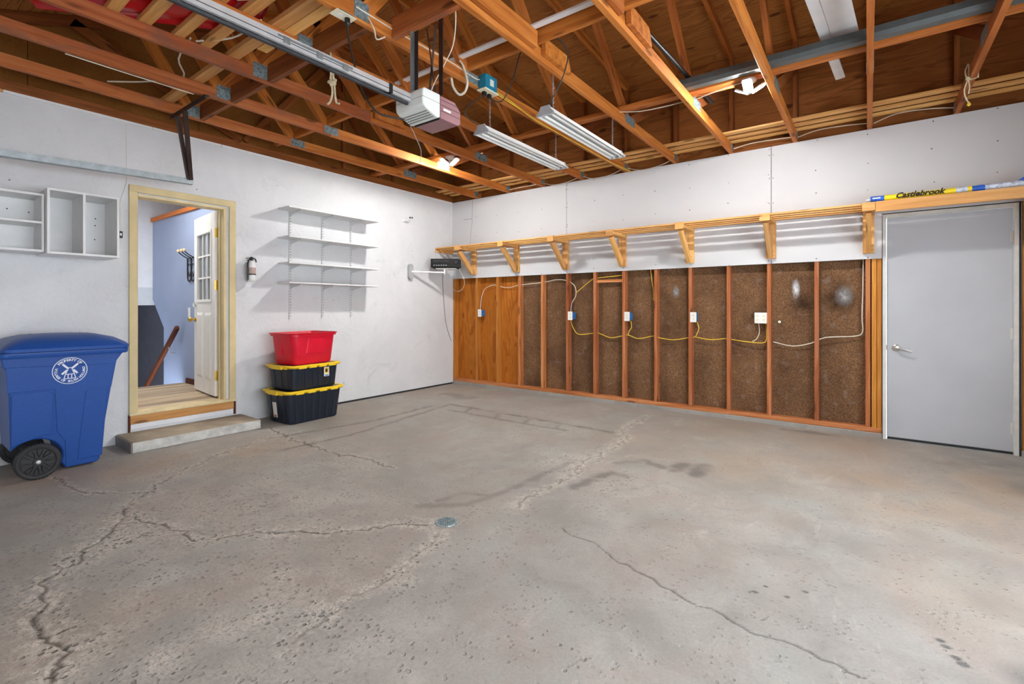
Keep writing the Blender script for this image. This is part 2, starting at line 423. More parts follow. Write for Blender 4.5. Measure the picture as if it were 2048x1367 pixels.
# ================================================================== STRUCTURE
def wbox(mb, x0, x1, y0, y1, z0, z1, perm=(0,1,2)):
    """box whose texture coordinates are world coordinates (walls keep one continuous finish)"""
    p = [(x0,y0,z0),(x1,y0,z0),(x1,y1,z0),(x0,y1,z0),(x0,y0,z1),(x1,y0,z1),(x1,y1,z1),(x0,y1,z1)]
    b = len(mb.v); mb.add(p, MB.BOXF); mb.g[b:] = [tuple(q[i] for i in perm) for q in p]; return mb
# ---- floor: one slab with real relief (cracks cut in, spalled patches, pits)
def build_floor():
    xs = np.concatenate([np.arange(0, 6.45, .0086), np.linspace(6.45, 6.9, 8)])
    ys = np.concatenate([np.linspace(-6.55, -5.6, 12)[:-1], np.arange(-5.6, -2.6, .0072), np.arange(-2.6, .09, .0105), [.1]])
    X, Y = np.meshgrid(xs, ys); nx, ny = len(xs), len(ys)
    crack = np.zeros_like(X); spall = np.zeros_like(X); dark = np.zeros_like(X); warm = np.zeros_like(X); dep = np.zeros_like(X)
    def vnoise(sc, seed):
        r = np.random.default_rng(seed); n = 256; g = r.random((n, n)); fx = X*sc; fy = Y*sc+1000
        ix = np.floor(fx).astype(int); iy = np.floor(fy).astype(int); tx = fx-ix; ty = fy-iy
        tx = tx*tx*(3-2*tx); ty = ty*ty*(3-2*ty)
        a = g[iy % n, ix % n]; b = g[iy % n, (ix+1) % n]; c = g[(iy+1) % n, ix % n]; d = g[(iy+1) % n, (ix+1) % n]
        return (a*(1-tx)+b*tx)*(1-ty)+(c*(1-tx)+d*tx)*ty
    def window(x0, x1, y0, y1):
        i0, i1 = np.searchsorted(xs, (x0, x1)); j0, j1 = np.searchsorted(ys, (y0, y1))
        return (slice(max(j0-1, 0), j1+1), slice(max(i0-1, 0), i1+1))
    def jag(pl, amp):
        out = []
        for (a, b) in zip(pl, pl[1:]):
            L = math.hypot(b[0]-a[0], b[1]-a[1]); k = max(1, int(L/.035))
            for i in range(k):
                t = i/k; e = amp*(0 if i == 0 else 1)
                out.append((a[0]+(b[0]-a[0])*t+rng.normal(0, e), a[1]+(b[1]-a[1])*t+rng.normal(0, e)))
        out.append(pl[-1]); return out
    n1 = vnoise(40, 1); n2 = vnoise(11, 2); n3 = vnoise(90, 3); n4 = vnoise(3.5, 4)
    def stroke(arr, pl, w0, amp=.009, mode=1.0, soft=1.6, wob=.6, spallw=0, spalla=.5, depth=0):
        pl = jag(pl, amp)
        for (a, b) in zip(pl, pl[1:]):
            R = max(w0*3, spallw)+.02
            w_ = window(min(a[0], b[0])-R, max(a[0], b[0])+R, min(a[1], b[1])-R, max(a[1], b[1])+R)
            x = X[w_]; y = Y[w_]; dx, dy = b[0]-a[0], b[1]-a[1]; L2 = dx*dx+dy*dy+1e-12
            t = np.clip(((x-a[0])*dx+(y-a[1])*dy)/L2, 0, 1); d = np.hypot(x-a[0]-t*dx, y-a[1]-t*dy)
            wl = w0*(1-wob+2*wob*n2[w_])
            m = np.clip((wl*soft-d)/(wl*(soft-.4)+1e-6), 0, 1)*mode
            arr[w_] = np.maximum(arr[w_], m)
            if depth: dep[w_] = np.maximum(dep[w_], m*depth)
            if spallw:
                s = np.clip(1-d/(spallw*(.35+1.2*n4[w_])), 0, 1)*spalla
                spall[w_] = np.maximum(spall[w_], s*np.clip(n1[w_]*1.6, 0, 1.2))
    crA = [(0.652,-4.819),(1.072,-4.806),(1.243,-4.765),(1.412,-4.651),(1.549,-4.528),(1.615,-4.613),(1.79,-4.717),(1.866,-4.73)]
    crA2 = [(1.866,-4.73),(2.139,-4.665),(2.342,-4.612),(2.525,-4.618),(2.586,-4.559),(2.633,-4.455),(2.744,-4.351),(2.869,-4.223),(3.026,-4.142),(3.122,-4.02),(3.223,-3.862),(3.38,-3.76)]
    crA3 = [(1.9,-4.746),(2.136,-4.905),(2.189,-4.995),(2.335,-5.034),(2.394,-5.148),(2.517,-5.177),(2.646,-5.19),(2.716,-5.238),(2.835,-5.242),(2.992,-5.228),(3.086,-5.205),(3.161,-5.239),(3.223,-5.275),(3.32,-5.303)]
    crB = [(3.5,-3.79),(3.564,-3.913),(3.573,-4.03),(3.638,-4.236),(3.631,-4.351),(3.63,-4.461),(3.65,-4.565),(3.664,-4.646),(3.683,-4.715)]
    crC = [(4.002,-3.345),(4.09,-3.389),(4.224,-3.392),(4.36,-3.476),(4.491,-3.518),(4.584,-3.531),(4.626,-3.567),(4.756,-3.606),(4.894,-3.613),(5.011,-3.665),(5.123,-3.639),(5.201,-3.653),(5.275,-3.664),(5.344,-3.682),(5.391,-3.707)]
    crD = [(3.659,-3.27),(3.594,-3.096),(3.649,-2.816),(3.551,-2.14),(3.599,-1.664),(3.518,-1.31),(3.403,-1.163),(3.382,-0.792),(3.38,-0.354)]
    crE = [(0.499,-3.192),(1.141,-3.286),(1.4,-3.293),(1.756,-3.302),(2.055,-3.248),(2.475,-3.239)]
    crF = [(1.79,-4.717),(1.383,-4.377),(1.08,-3.97),(0.883,-3.477),(0.927,-3.116)]
    stroke(crack, crA, .0055, .013, .8, spallw=.07, depth=.006)
    stroke(crack, crA2, .0052, .012, .9, spallw=.13, spalla=.7, depth=.006)
    stroke(crack, crA3, .0068, .012, .8, spallw=.16, spalla=.8, depth=.008)
    stroke(crack, crB, .0045, .009, .6, spallw=.10, spalla=.7, depth=.003)
    stroke(crack, crC, .0036, .007, 1, soft=1.5, depth=.006)
    stroke(crack, crD, .0055, .02, .55, spallw=.10, spalla=.6, depth=.004)
    stroke(crack, crE, .008, .016, .75, spallw=.06, depth=.004)
    stroke(crack, crF, .006, .02, .55, spallw=.10, spalla=.5, depth=.003)
    for pl, wd, m in (([(1.334,-3.528),(1.396,-2.882),(1.134,-1.248)], .028, .5), ([(0.937,-3.222),(1.085,-2.354),(1.022,-1.484)], .03, .5),
                      ([(1.134,-1.248),(2.361,-1.262),(3.345,-1.301)], .028, .62), ([(1.35,-1.49),(2.139,-1.515),(2.946,-1.502)], .03, .5),
                      ([(1.5,-1.25),(1.6,-1.5)], .03, .55), ([(1.95,-1.25),(2.05,-1.5)], .03, .55), ([(2.35,-1.27),(2.45,-1.5)], .03, .5), ([(2.75,-1.28),(2.85,-1.5)], .03, .45),
                      ([(3.157,-3.614),(3.371,-3.419),(3.418,-3.153),(3.483,-2.346)], .03, .4), ([(3.19,-3.476),(3.234,-3.29),(3.379,-3.235)], .025, .4),
                      ([(3.757,-2.793),(3.786,-2.596),(3.848,-2.359),(3.929,-2.365)], .035, .6), ([(3.782,-2.124),(3.932,-1.936),(4.106,-2.031)], .035, .5),
                      ([(4.2,-2.031),(4.211,-1.851)], .05, .65), ([(4.339,-2.035),(4.349,-1.808)], .055, .7), ([(.6,-.75),(1.05,-.8)], .10, .45), ([(4.7,-.16),(5.1,-.14)], .05, .5)):
        t = np.zeros_like(X); stroke(t, pl, wd, .008, m, soft=1.5, wob=.35)
        dark[:] = np.maximum(dark, t*np.clip(.35+1.1*n2, 0, 1))
    for (x, y, r) in ((4.952,-3.386,.006),(4.971,-3.372,.012),(5.086,-3.331,.011),(5.145,-3.243,.012),(5.571,-3.3,.014),(5.585,-3.331,.014),(5.605,-3.384,.015),(5.62,-3.411,.017),(5.0,-3.30,.008),(4.9,-3.15,.006)):
        w_ = window(x-.05, x+.05, y-.05, y+.05); d = np.hypot(X[w_]-x, (Y[w_]-y)*1.2)
        dark[w_] = np.maximum(dark[w_], np.clip((r*1.25-d)/(r*.4), 0, 1)*.95)
    for (x, y, r, a) in ((5.79,-3.38,.11,.75),(5.80,-2.93,.16,.4),(6.14,-.45,.35,.45),(5.87,-.57,.3,.3),(6.2,-1.0,.3,.35)):
        d = np.hypot(X-x, Y-y); dark[:] = np.maximum(dark, np.clip(1-d/r, 0, 1)*a*np.clip(n2*1.5, 0, 1))
    for (x, y, r, a) in ((2.24,-4.83,.24,.85),(2.28,-4.66,.16,.8),(2.63,-4.57,.14,.7),(2.23,-5.02,.14,.8),(3.40,-5.06,.20,.9),(3.24,-5.21,.14,.8),(3.22,-4.51,.15,.6),(3.38,-4.82,.18,.7),(3.43,-4.71,.14,.7),(3.59,-4.53,.14,.7),(2.48,-4.0,.5,.42),(3.68,-4.22,.2,.5),(2.15,-3.41,.5,.35),(1.89,-4.54,.3,.5),(3.5,-2.3,.45,.45),(4.0,-2.6,.5,.3),(2.9,-4.9,.5,.4),(1.3,-4.3,.4,.4),(2.6,-1.6,.7,.25),(2.3,-4.3,1.6,.34),(3.4,-4.6,1.1,.34),(1.4,-3.4,1.2,.22)):
        d = np.hypot(X-x, Y-y); m = np.clip(1-d/(r*(.6+.8*n4)), 0, 1)*a
        spall[:] = np.maximum(spall, m*np.clip(.25+n2*1.1, 0, 1))
    for (x, y, r, a) in ((4.63,-1.57,.8,.35),(5.4,-1.28,.8,.5),(6.06,-1.14,.8,.6),(5.74,-1.86,.7,.45),(5.72,-2.9,.5,.3),(.91,-4.33,.5,.55),(1.13,-3.68,.6,.5),(2.96,-5.24,.4,.35),(.42,-.5,.8,.3),(3.75,-1.35,.8,.3),(.5,-2.2,.8,.35),(5.2,-.5,.7,.5),(4.2,-.6,.8,.35),(.7,-4.9,.5,.4)):
        d = np.hypot(X-x, Y-y); warm[:] = np.maximum(warm, np.clip(1-d/r, 0, 1)**.8*a*(.5+n4))
    warm = np.clip(warm, 0, .7); spall = np.clip(spall, 0, 1)
    Z = -dep*np.clip(.6+n3, .4, 1.2)-spall*(.0012+.0045*np.clip(n1-.35, 0, 1)+.003*np.clip(n3-.5, 0, 1))
    Z = np.where((X < .02) | (Y > -.005), 0, Z)
    me = bpy.data.meshes.new('floor'); nv = nx*ny
    me.vertices.add(nv); me.vertices.foreach_set('co', np.stack([X, Y, Z], -1).astype('f').ravel())
    idx = np.arange(nv).reshape(ny, nx); q = np.stack([idx[:-1, :-1], idx[:-1, 1:], idx[1:, 1:], idx[1:, :-1]], -1).reshape(-1)
    nf = len(q)//4; me.loops.add(nf*4); me.loops.foreach_set('vertex_index', q.astype('i'))
    me.polygons.add(nf); me.polygons.foreach_set('loop_start', np.arange(0, nf*4, 4, dtype='i')); me.polygons.foreach_set('loop_total', np.full(nf, 4, 'i'))
    me.polygons.foreach_set('use_smooth', np.ones(nf, bool))
    me.update(calc_edges=True); me.validate()
    at = me.attributes.new('gc', 'FLOAT_VECTOR', 'POINT'); at.data.foreach_set('vector', np.stack([X, Y, Z*0], -1).astype('f').ravel())
    at = me.attributes.new('paint', 'FLOAT_COLOR', 'POINT'); at.data.foreach_set('color', np.stack([crack, spall, dark, warm], -1).astype('f').ravel())
    me.materials.append(M['floor'])
    o = bpy.data.objects.new('floor', me); COL.objects.link(o); o['kind'] = 'structure'; o['label'] = 'worn grey concrete garage floor with cracks and pitted patches'
build_floor()
# ---- left wall with the inner doorway
DY0, DY1, DZ0, DZ1 = -4.172, -3.398, .243, 2.25
wl = MB()
for a in ((-.12,0,-6.55,DY0,0,2.89), (-.12,0,DY1,.10,0,2.89), (-.12,0,DY0,DY1,DZ1,2.89), (-.12,-.012,DY0,DY1,0,DZ0-.01)): wbox(wl, *a, perm=(0,1,2))
smesh('wall_left', wl, M['stucco'], 'rough white painted garage wall with the open inner doorway')
tl = struct('trim_1', 'ragged pale strip along the top of the white left wall')
y = -6.5
while y < -.05:
    L = random.uniform(.5, 1.3); e = min(y+L, -.02)
    obj('edge_strip', MB().box(.0005, .012, y, e-.004, 2.872+random.uniform(-.006, .006), 2.893, axis=1), M['white'] if random.random() < .7 else M['pine_dull'], tl)
    y = e
smesh('baseboard_left', MB().box(.0005, .006, -2.3, -.01, .0, .022), M['shadowgap'], 'dark base strip at the foot of the white left wall')  # thin dark strip along the wall foot
# gable boards above the left wall
def deck_z(y): return 3.99-.1*y if y > -2.92 else 4.282+.37*(y+2.92)
gw = struct('wall_gable', 'brown fibre board lining of the gable above the white left wall')
gy = [.06, -1.2, -2.42, -2.92, -3.64, -4.86, -6.0, -6.55]
for a, b in zip(gy, gy[1:]):
    poly = [(a-.002, 2.892), (b+.002, 2.892), (b+.002, deck_z(b)), (a-.002, deck_z(a))]
    obj('gable_board', MB().prism(poly, -.06, -.03), M['gable'], gw)
fel = MB(); fel.prism([(.1, 2.85), (-6.6, 2.85), (-6.6, deck_z(-6.6)+.03), (-2.92, deck_z(-2.92)+.03), (.1, deck_z(.1)+.03)], -.125, -.062)
obj('gable_leak_backing', fel, M['shadowgap'], gw)  # dark backing added so no daylight leaks between the gable boards
# ---- back wall
wb = struct('wall_back', 'half finished back wall with open studs below grey white drywall')
for (a, b) in ((.0, 2.098), (2.103, 4.545), (4.550, 5.462)):
    obj('drywall_sheet', wbox(MB(), a, b, -.0127, 0, 1.672, 2.889), M['gyp'], wb)
obj('drywall_sheet', wbox(MB(), 5.462, 6.9, -.0127, 0, 2.085, 2.889), M['gyp'], wb)
obj('drywall_sheet', wbox(MB(), 6.405, 6.9, -.0127, 0, 1.672, 2.085), M['gyp'], wb)
scr = MB()
for x in (.473,.882,1.287,1.68,2.084,2.49,2.89,3.297,3.70,4.109,4.506,4.927,5.338,5.8,6.2,6.6):
    for z in (1.70, 2.33, 2.60, 2.86):
        if z < 2 and x > 5.4: continue
        c = (x+.02+random.uniform(-.01, .01), -.0133, z+random.uniform(-.03, .03)); scr.cyl((c[0], -.0125, c[2]), (c[0], -.0145, c[2]), random.uniform(.004, .0065), 6)
for x in (2.085,2.118,4.53,4.566):
    for z in (1.75, 2.05, 2.3, 2.56, 2.8): scr.cyl((x, -.0125, z), (x, -.0145, z), .005, 6)
so = obj('screw_heads', scr, M['dustgrey'], wb); so['kind'] = 'stuff'
# tape crack line on the first sheet
obj('joint_crack', MB().tube([(.43,-.0128,2.885),(.415,-.0128,2.6),(.42,-.0128,2.55),(.385,-.0128,2.33),(.38,-.0128,2.16)], .0028, 4), M['wiring_g'], wb)
obj('joint_crack', MB().box(.24, .415, -.0133, -.0125, 2.592, 2.597), M['dustgrey'], wb)
# studs, plates, sheathing
STUDS = [.473,.882,1.287,1.68,2.084,2.49,2.89,3.297,3.70,4.109,4.506,4.927,5.338]
obj('stud', MB().box(.002, .04, .001, .088, .092, 1.70, axis=2, tint=.3), M['stud_gold'], wb, bevel=.002)
for i, x in enumerate(STUDS):
    obj('stud', MB().box(x, x+.038, .001, .088, .092, 1.80, axis=2, tint=random.random()), M['stud_gold'] if i < 2 else M['stud'], wb, bevel=.002)
for (x0, x1, m) in ((5.385, 5.422, 'stud_gold'), (5.425, 5.462, 'stud_gold'), (6.372, 6.409, 'stud_gold'), (6.412, 6.449, 'stud_gold')):
    obj('stud', MB().box(x0, x1, .001, .088, .04, 2.085, axis=2), M[m], wb, bevel=.002)
obj('sill_plate', MB().box(.0, 3.1, -.002, .089, .046, .091, axis=0), M['stud'], wb, bevel=.003)
obj('sill_plate', MB().box(3.102, 5.47, -.002, .089, .046, .091, axis=0), M['stud'], wb, bevel=.003)
obj('curb', MB().box(.0, 5.475, -.012, .1, -.02, .045), M['conc'], wb, bevel=.006)
obj('curb', MB().box(6.36, 6.9, -.012, .1, -.02, .045), M['conc'], wb, bevel=.006)
obj('cross_block', MB().box(2.528, 2.889, .02, .087, 1.535, 1.573, axis=0), M['stud'], wb, bevel=.002)
e = [0.0]+STUDS
for i in range(len(e)):
    a = e[i]; b = e[i+1] if i+1 < len(e) else 5.42
    if i >= len(e)-1: b = 5.47
    g = MB().box(a+.0005, b-.0005, .089, .1, .05, 1.9, axis=2)
    g.g = [(p[2]+i*3.1, p[0]+i*1.7, p[1]) for p in g.v]
    obj('sheathing_panel', g, M['ply_wall'] if i < 3 else M['fibre'], wb)
obj('sheathing_panel', MB().box(6.36, 6.9, .089, .1, .05, 2.89, axis=2), M['fibre'], wb)
obj('sheathing_panel', MB().box(0, 6.9, .089, .1, 2.09, 2.89, axis=0), M['fibre'], wb)
obj('wall_leak_backing', MB().box(0, 5.47, .101, .11, .0, 4.0), M['shadowgap'], wb); obj('wall_leak_backing', MB().box(6.36, 6.9, .101, .11, .0, 4.0), M['shadowgap'], wb); obj('wall_leak_backing', MB().box(5.47, 6.36, .101, .11, 2.08, 4.0), M['shadowgap'], wb)  # dark panels added behind the wall to stop daylight leaking through joints
# pale smudges on the fibreboard
for (x, z, rx, rz_, mt) in ((3.53,1.40,.05,.085,'smudge_g'),(4.76,1.41,.042,.11,'smudge_w'),(5.17,1.33,.085,.12,'smudge_g'),(5.13,1.28,.17,.16,'smudge_k'),(4.82,1.26,.12,.12,'smudge_k')):
    yv = .0872 if mt != 'smudge_k' else .0880
    s = MB(); pts = [(x-rx, yv, z-rz_), (x+rx, yv, z-rz_), (x+rx, yv, z+rz_), (x-rx, yv, z+rz_)]; s.add(pts, [(0,1,2,3)]); s.g = [(-1,-1,0),(1,-1,0),(1,1,0),(-1,1,0)]
    obj('smudge', s, M[mt], wb)
obj('plaster_smudge', MB().box(1.675, 1.679, .02, .05, .95, 1.30), M['wiring_g'], wb)
# ---- other garage walls (out of the picture, they close the room)
wr = MB()
for a in ((6.9,7.0,-6.65,-6.3,0,4.3),(6.9,7.0,-1.9,.1,0,4.3),(6.9,7.0,-6.3,-1.9,2.2,4.3),(6.9,7.0,-6.3,-1.9,0,.5)): wbox(wr, *a)
wn = struct('fill_window', 'wide fill light window added in the right wall beyond the picture', (6.95, -3.5, .5))  # unseen window inferred from side light, widened to brighten the left wall
for yy in (-6.28, -5.2, -4.1, -3.0, -1.92): obj('mullion', MB().box(6.92, 6.98, yy-.02, yy+.02, .501, 2.199, axis=2), M['white'], wn)
smesh('ground_outside', wbox(MB(), 7.0, 16, -12, 6, -.1, -.05), M['hallwhite'], 'pale paved ground outside the side window, whitened for bounce light')  # unseen ground, kept near white to bounce daylight up inside
smesh('wall_right', wr, M['gyp'], 'plain drywall on the right side of the garage')
wf = MB(); wbox(wf, -.12, .45, -6.65, -6.55, 0, 3.0); wbox(wf, 5.45, 6.9, -6.65, -6.55, 0, 3.0); wbox(wf, .45, 5.45, -6.65, -6.55, 2.3, 3.0)
smesh('wall_front', wf, M['gyp'], 'front wall around the closed overhead door')
gd = struct('door_3', 'closed white overhead door of four panels')
for k in range(4): obj('door_panel', MB().box(.45, 5.45, -6.62, -6.585, .01+k*.573, .01+(k+1)*.573-.004, axis=0), M['white'], gd, bevel=.01)
# ---- roof deck
ce = struct('ceiling', 'brown plywood underside of the garage roof')
def quad_sheet(name, p, mat, n3):
    """plywood sheet given by four corners (u along grain, then v) and a thickness vector"""
    a, b, c, d = [Vector(q) for q in p]; L = (b-a).length; H = (d-a).length; t = Vector(n3)
    m = MB(); pts = [a, b, c, d, a+t, b+t, c+t, d+t]
    m.add(pts, MB.BOXF, [(0,0,0),(L,0,0),(L,H,0),(0,H,0),(0,0,.01),(L,0,.01),(L,H,.01),(0,H,.01)])
    return obj(name, m, mat, ce)
cols = [-.06, 1.14, 3.56, 5.98, 6.95]; cols2 = [-.06, 2.35, 4.77, 6.95]
def row(y0, y1, cs):
    for a, b in zip(cs, cs[1:]):
        quad_sheet('roof_sheet', [(a+.002, y0-.002, deck_z(y0-.001)), (b-.002, y0-.002, deck_z(y0-.001)), (b-.002, y1+.002, deck_z(y1+.001)), (a+.002, y1+.002, deck_z(y1+.001))], M['ply_roof'], (0, 0, .015))
row(.1, -1.12, cols); row(-1.12, -2.34, cols2); row(-2.34, -2.919, cols)
row(-2.921, -3.7, cols2); row(-3.7, -4.92, cols); row(-4.92, -6.14, cols2); row(-6.14, -6.66, cols)
fl_ = MB(); fl_.prism([(.12, deck_z(.12)+.016), (-2.92, deck_z(-2.92)+.016), (-6.66, deck_z(-6.66)+.016), (-6.66, deck_z(-6.66)+.03), (-2.92, deck_z(-2.92)+.03), (.12, deck_z(.12)+.03)], -.12, 7.0); obj('roof_leak_backing', fl_, M['shadowgap'], ce)  # dark layer added above the sheets to block daylight at their joints
for a, b in zip(cols2, cols2[1:]):
    quad_sheet('back_sheet', [(a+.002, .068, 2.9), (b-.002, .068, 2.9), (b-.002, .068, 3.985), (a+.002, .068, 3.985)], M['ply_back'], (0, .015, 0))
# ---- hall of the house behind the inner door
hf = struct('floor_hall', 'narrow wooden floorboards of the raised hall landing')
x = -.135; i = 0
while x > -1.58:
    obj('floorboard', MB().box(x-.078, x-.002, -4.9, -3.202, .20, .262+random.uniform(0, .0012), axis=1), M['hallfloor'], hf, bevel=.0015); x -= .08
smesh('wall_hall_blue', MB().prism([(-.121,-1.2),(-.121,2.42),(-2.78,2.42),(-2.78,1.33),(-2.36,.94),(-2.36,-1.2)], -3.2, -3.12, plane='xz'), M['blue'], 'pale blue hall wall beside the open white door')  # lower left cut follows the shadow edge in the stairwell
smesh('wall_hall_upper', wbox(MB(), -2.78, -.121, -2.75, -2.7, 2.42, 3.2), M['hallwhite'], 'set back pale wall above the orange cap rail')
smesh('trim_2', MB().box(-2.775, -.125, -3.23, -2.78, 2.421, 2.475, axis=0), M['orange'], 'orange oak cap along the top of the blue wall', bevel=.004)
smesh('wall_hall_side', wbox(MB(), -4.4, -.121, -5.0, -4.9, -1.2, 3.2), M['hallwhite'], 'pale hall wall hidden left of the doorway')
smesh('wall_hall_soffit', MB().prism([(-2.785,1.5),(-2.785,3.2),(-3.9,3.2),(-3.9,1.25),(-3.22,1.25)], -4.898, -3.0, plane='xz'), M['hallwhite'], 'white boxed stair bulkhead with a slanted underside')
smesh('wall_hall_back', wbox(MB(), -4.4, -4.3, -4.9, -2.7, -1.2, 3.2), M['hallshade'], 'far wall of the stairwell with its shade painted in')
smesh('wall_hall_shadow', wbox(MB(), -4.3, -2.0, -3.05, -3.0, -1.2, 1.6), M['hallshade'], 'dark set back wall standing in for the shadow down the stairwell')  # set back dark plane stands in for the soffit's shadow on the blue wall
smesh('wall_hall_end', wbox(MB(), -2.86, -2.786, -3.0, -2.7, 2.2, 3.2), M['hallwhite'], 'pale end of the recess above the orange cap')
smesh('wall_hall_outer', wbox(MB(), -4.5, -.121, -2.69, -2.65, -1.4, 3.3), M['hallwhite'], 'outer side of the hall')
smesh('ceiling_hall', wbox(MB(), -4.4, -.121, -5.0, -2.65, 3.0, 3.05), M['hallwhite'], 'white hall ceiling')
smesh('floor_stairwell', wbox(MB(), -4.4, -1.58, -4.9, -3.1, -1.3, -1.2), M['hallshade'], 'dark floor at the foot of the stairs')
smesh('baseboard_hall', MB().box(-1.55, -.13, -3.225, -3.2005, .264, .33, axis=0), M['mahog'], 'dark brown skirting along the blue hall wall', bevel=.004)
# inner door frame
fr = struct('trim_3', 'cream painted door casing around the inner doorway')
CX = .02
obj('casing', MB().box(.0, CX, -4.217, -4.156, .244, 2.327, axis=2), M['cream'], fr, bevel=.006, seg=2)
obj('casing', MB().box(.0, CX, -3.372, -3.307, .236, 2.327, axis=2), M['cream'], fr, bevel=.006, seg=2)
obj('casing', MB().box(.0, CX+.002, -4.217, -3.307, 2.262, 2.328, axis=1), M['cream'], fr, bevel=.006, seg=2)
obj('jamb', MB().box(-.135, .012, -4.171, -4.150, .262, 2.249, axis=2), M['cream'], fr, bevel=.003)
obj('jamb', MB().box(-.135, .012, -3.425, -3.399, .262, 2.249, axis=2), M['cream'], fr, bevel=.003)
obj('jamb', MB().box(-.135, .012, -4.149, -3.426, 2.228, 2.2495, axis=1), M['creamlight'], fr, bevel=.003)
obj('door_stop', MB().box(-.085, -.062, -3.437, -3.426, .262, 2.227, axis=2), M['cream'], fr)
obj('door_stop', MB().box(-.085, -.062, -4.149, -4.138, .262, 2.227, axis=2), M['cream'], fr)
obj('threshold', MB().box(-.134, .03, -4.217, -3.308, .236, .263, axis=1), M['creamlight'], fr, bevel=.004)
obj('riser_board', MB().box(-.011, .012, -4.207, -3.325, .158, .2355, axis=1), M['pine_dull'], fr, bevel=.002)
obj('riser_strip', MB().box(-.011, .014, -4.205, -3.33, .112, .157, axis=1), M['hallwhite'], fr, bevel=.002)
obj('riser_end', MB().box(.0, .018, -4.222, -4.208, .09, .243, axis=2), M['mahog'], fr)
obj('riser_end', MB().box(.0, .018, -3.324, -3.308, .10, .236, axis=2), M['mahog'], fr)
# inner door leaf, standing open into the hall (hinged on the right jamb)
ang = math.atan2(-3.348+3.432, -.885+.128)
dl = struct('door_1', 'open white half glazed inner door with nine panes', (-.128, -3.432, 0)); dl.rotation_euler[2] = ang
MATR[dl.name] = Matrix.Translation((-.128, -3.432, 0)) @ Matrix.Rotation(ang, 4, 'Z')
W_, Z0, Z1 = .755, .285, 2.225; LT = .042   # local: x along the leaf from the hinge, y+ towards the garage side (left face)
def lo_(name, mb, mat, par=dl, **k): return obj(name, mb, mat, par, world=False, **k)
gx0, gx1, gz0, gz1 = .13, .62, 1.30, 2.02
lo_('stile', MB().box(0, gx0, -LT/2, LT/2, Z0, Z1), M['doorwhite'], bevel=.003)
lo_('stile', MB().box(gx1, W_, -LT/2, LT/2, Z0, Z1), M['doorwhite'], bevel=.003)
lo_('rail', MB().box(gx0, gx1, -LT/2, LT/2, gz1, Z1), M['doorwhite'])
lo_('rail', MB().box(gx0, gx1, -LT/2, LT/2, Z0, gz0), M['doorwhite'])
for (a, b, c, d) in ((gx0-.03,gx1+.03,gz1-.002,gz1+.03),(gx0-.03,gx1+.03,gz0-.03,gz0+.002),(gx0-.03,gx0+.002,gz0,gz1),(gx1-.002,gx1+.03,gz0,gz1)):
    lo_('glazing_bead', MB().box(a, b, -LT/2-.010, LT/2+.010, c, d), M['doorwhite'], bevel=.005)
for k in (1, 2):
    xx = gx0+(gx1-gx0)*k/3; lo_('muntin', MB().box(xx-.009, xx+.009, -.014, .014, gz0, gz1), M['doorwhite'])
    zz = gz0+(gz1-gz0)*k/3; lo_('muntin', MB().box(gx0, gx1, -.016, .016, zz-.009, zz+.009), M['doorwhite'])
for i in range(3):
    for j in range(3):
        a = gx0+(gx1-gx0)*i/3; b = gz0+(gz1-gz0)*j/3
        lo_('pane', MB().box(a+.004, a+(gx1-gx0)/3-.004, -.003, .003, b+.004, b+(gz1-gz0)/3-.004), M['glass'])
for (a, b) in ((.12, .35), (.41, .64)):
    for s in (1, -1):
        lo_('raised_panel', MB().loft([rrect((a+b)/2, .80, (b-a)/2, .36, .006, 0, 2), rrect((a+b)/2, .80, (b-a)/2-.03, .33, .006, .009, 2)]).xf(Matrix(((1,0,0,0),(0,0,s,s*LT/2),(0,1,0,0),(0,0,0,1)))), M['doorwhite'])
for zz in (2.0, 1.45, .50):
    h = lo_('hinge', MB().box(-.0012, .0008, -LT/2, LT/2, zz-.05, zz+.05), M['brass'])
    lo_('hinge_pin', MB().cyl((-.004, -LT/2-.006, zz-.052), (-.004, -LT/2-.006, zz+.052), .007, 10), M['brass'], h)
kn = lo_('knob', MB().lathe([(.027,0),(.027,.008),(.011,.012),(.011,.035),(.024,.042),(.029,.055),(.024,.068),(.008,.073)], (W_-.06, LT/2, 1.08), 'y', 18), M['brass'], smooth=True)
lo_('deadbolt', MB().lathe([(.026,0),(.026,.008),(.02,.014),(.006,.016)], (W_-.06, LT/2, 1.25), 'y', 18), M['nickel'], smooth=True)
lo_('bolt_turn', MB().box(W_-.065, W_-.055, LT/2+.014, LT/2+.03, 1.225, 1.275), M['nickel'])
# concrete step
st = smesh('floor_step', MB().box(.001, .430, -4.308, -3.252, -.01, .089, axis=1), M['steptop'], 'low concrete step below the inner doorway', bevel=.010, seg=2)
obj('step_face', MB().box(.431, .437, -4.306, -3.254, .0, .083, axis=1), M['stepface'], st, bevel=.003)
obj('step_side', MB().box(.01, .428, -4.314, -4.309, .0, .082, axis=0), M['conc'], st)
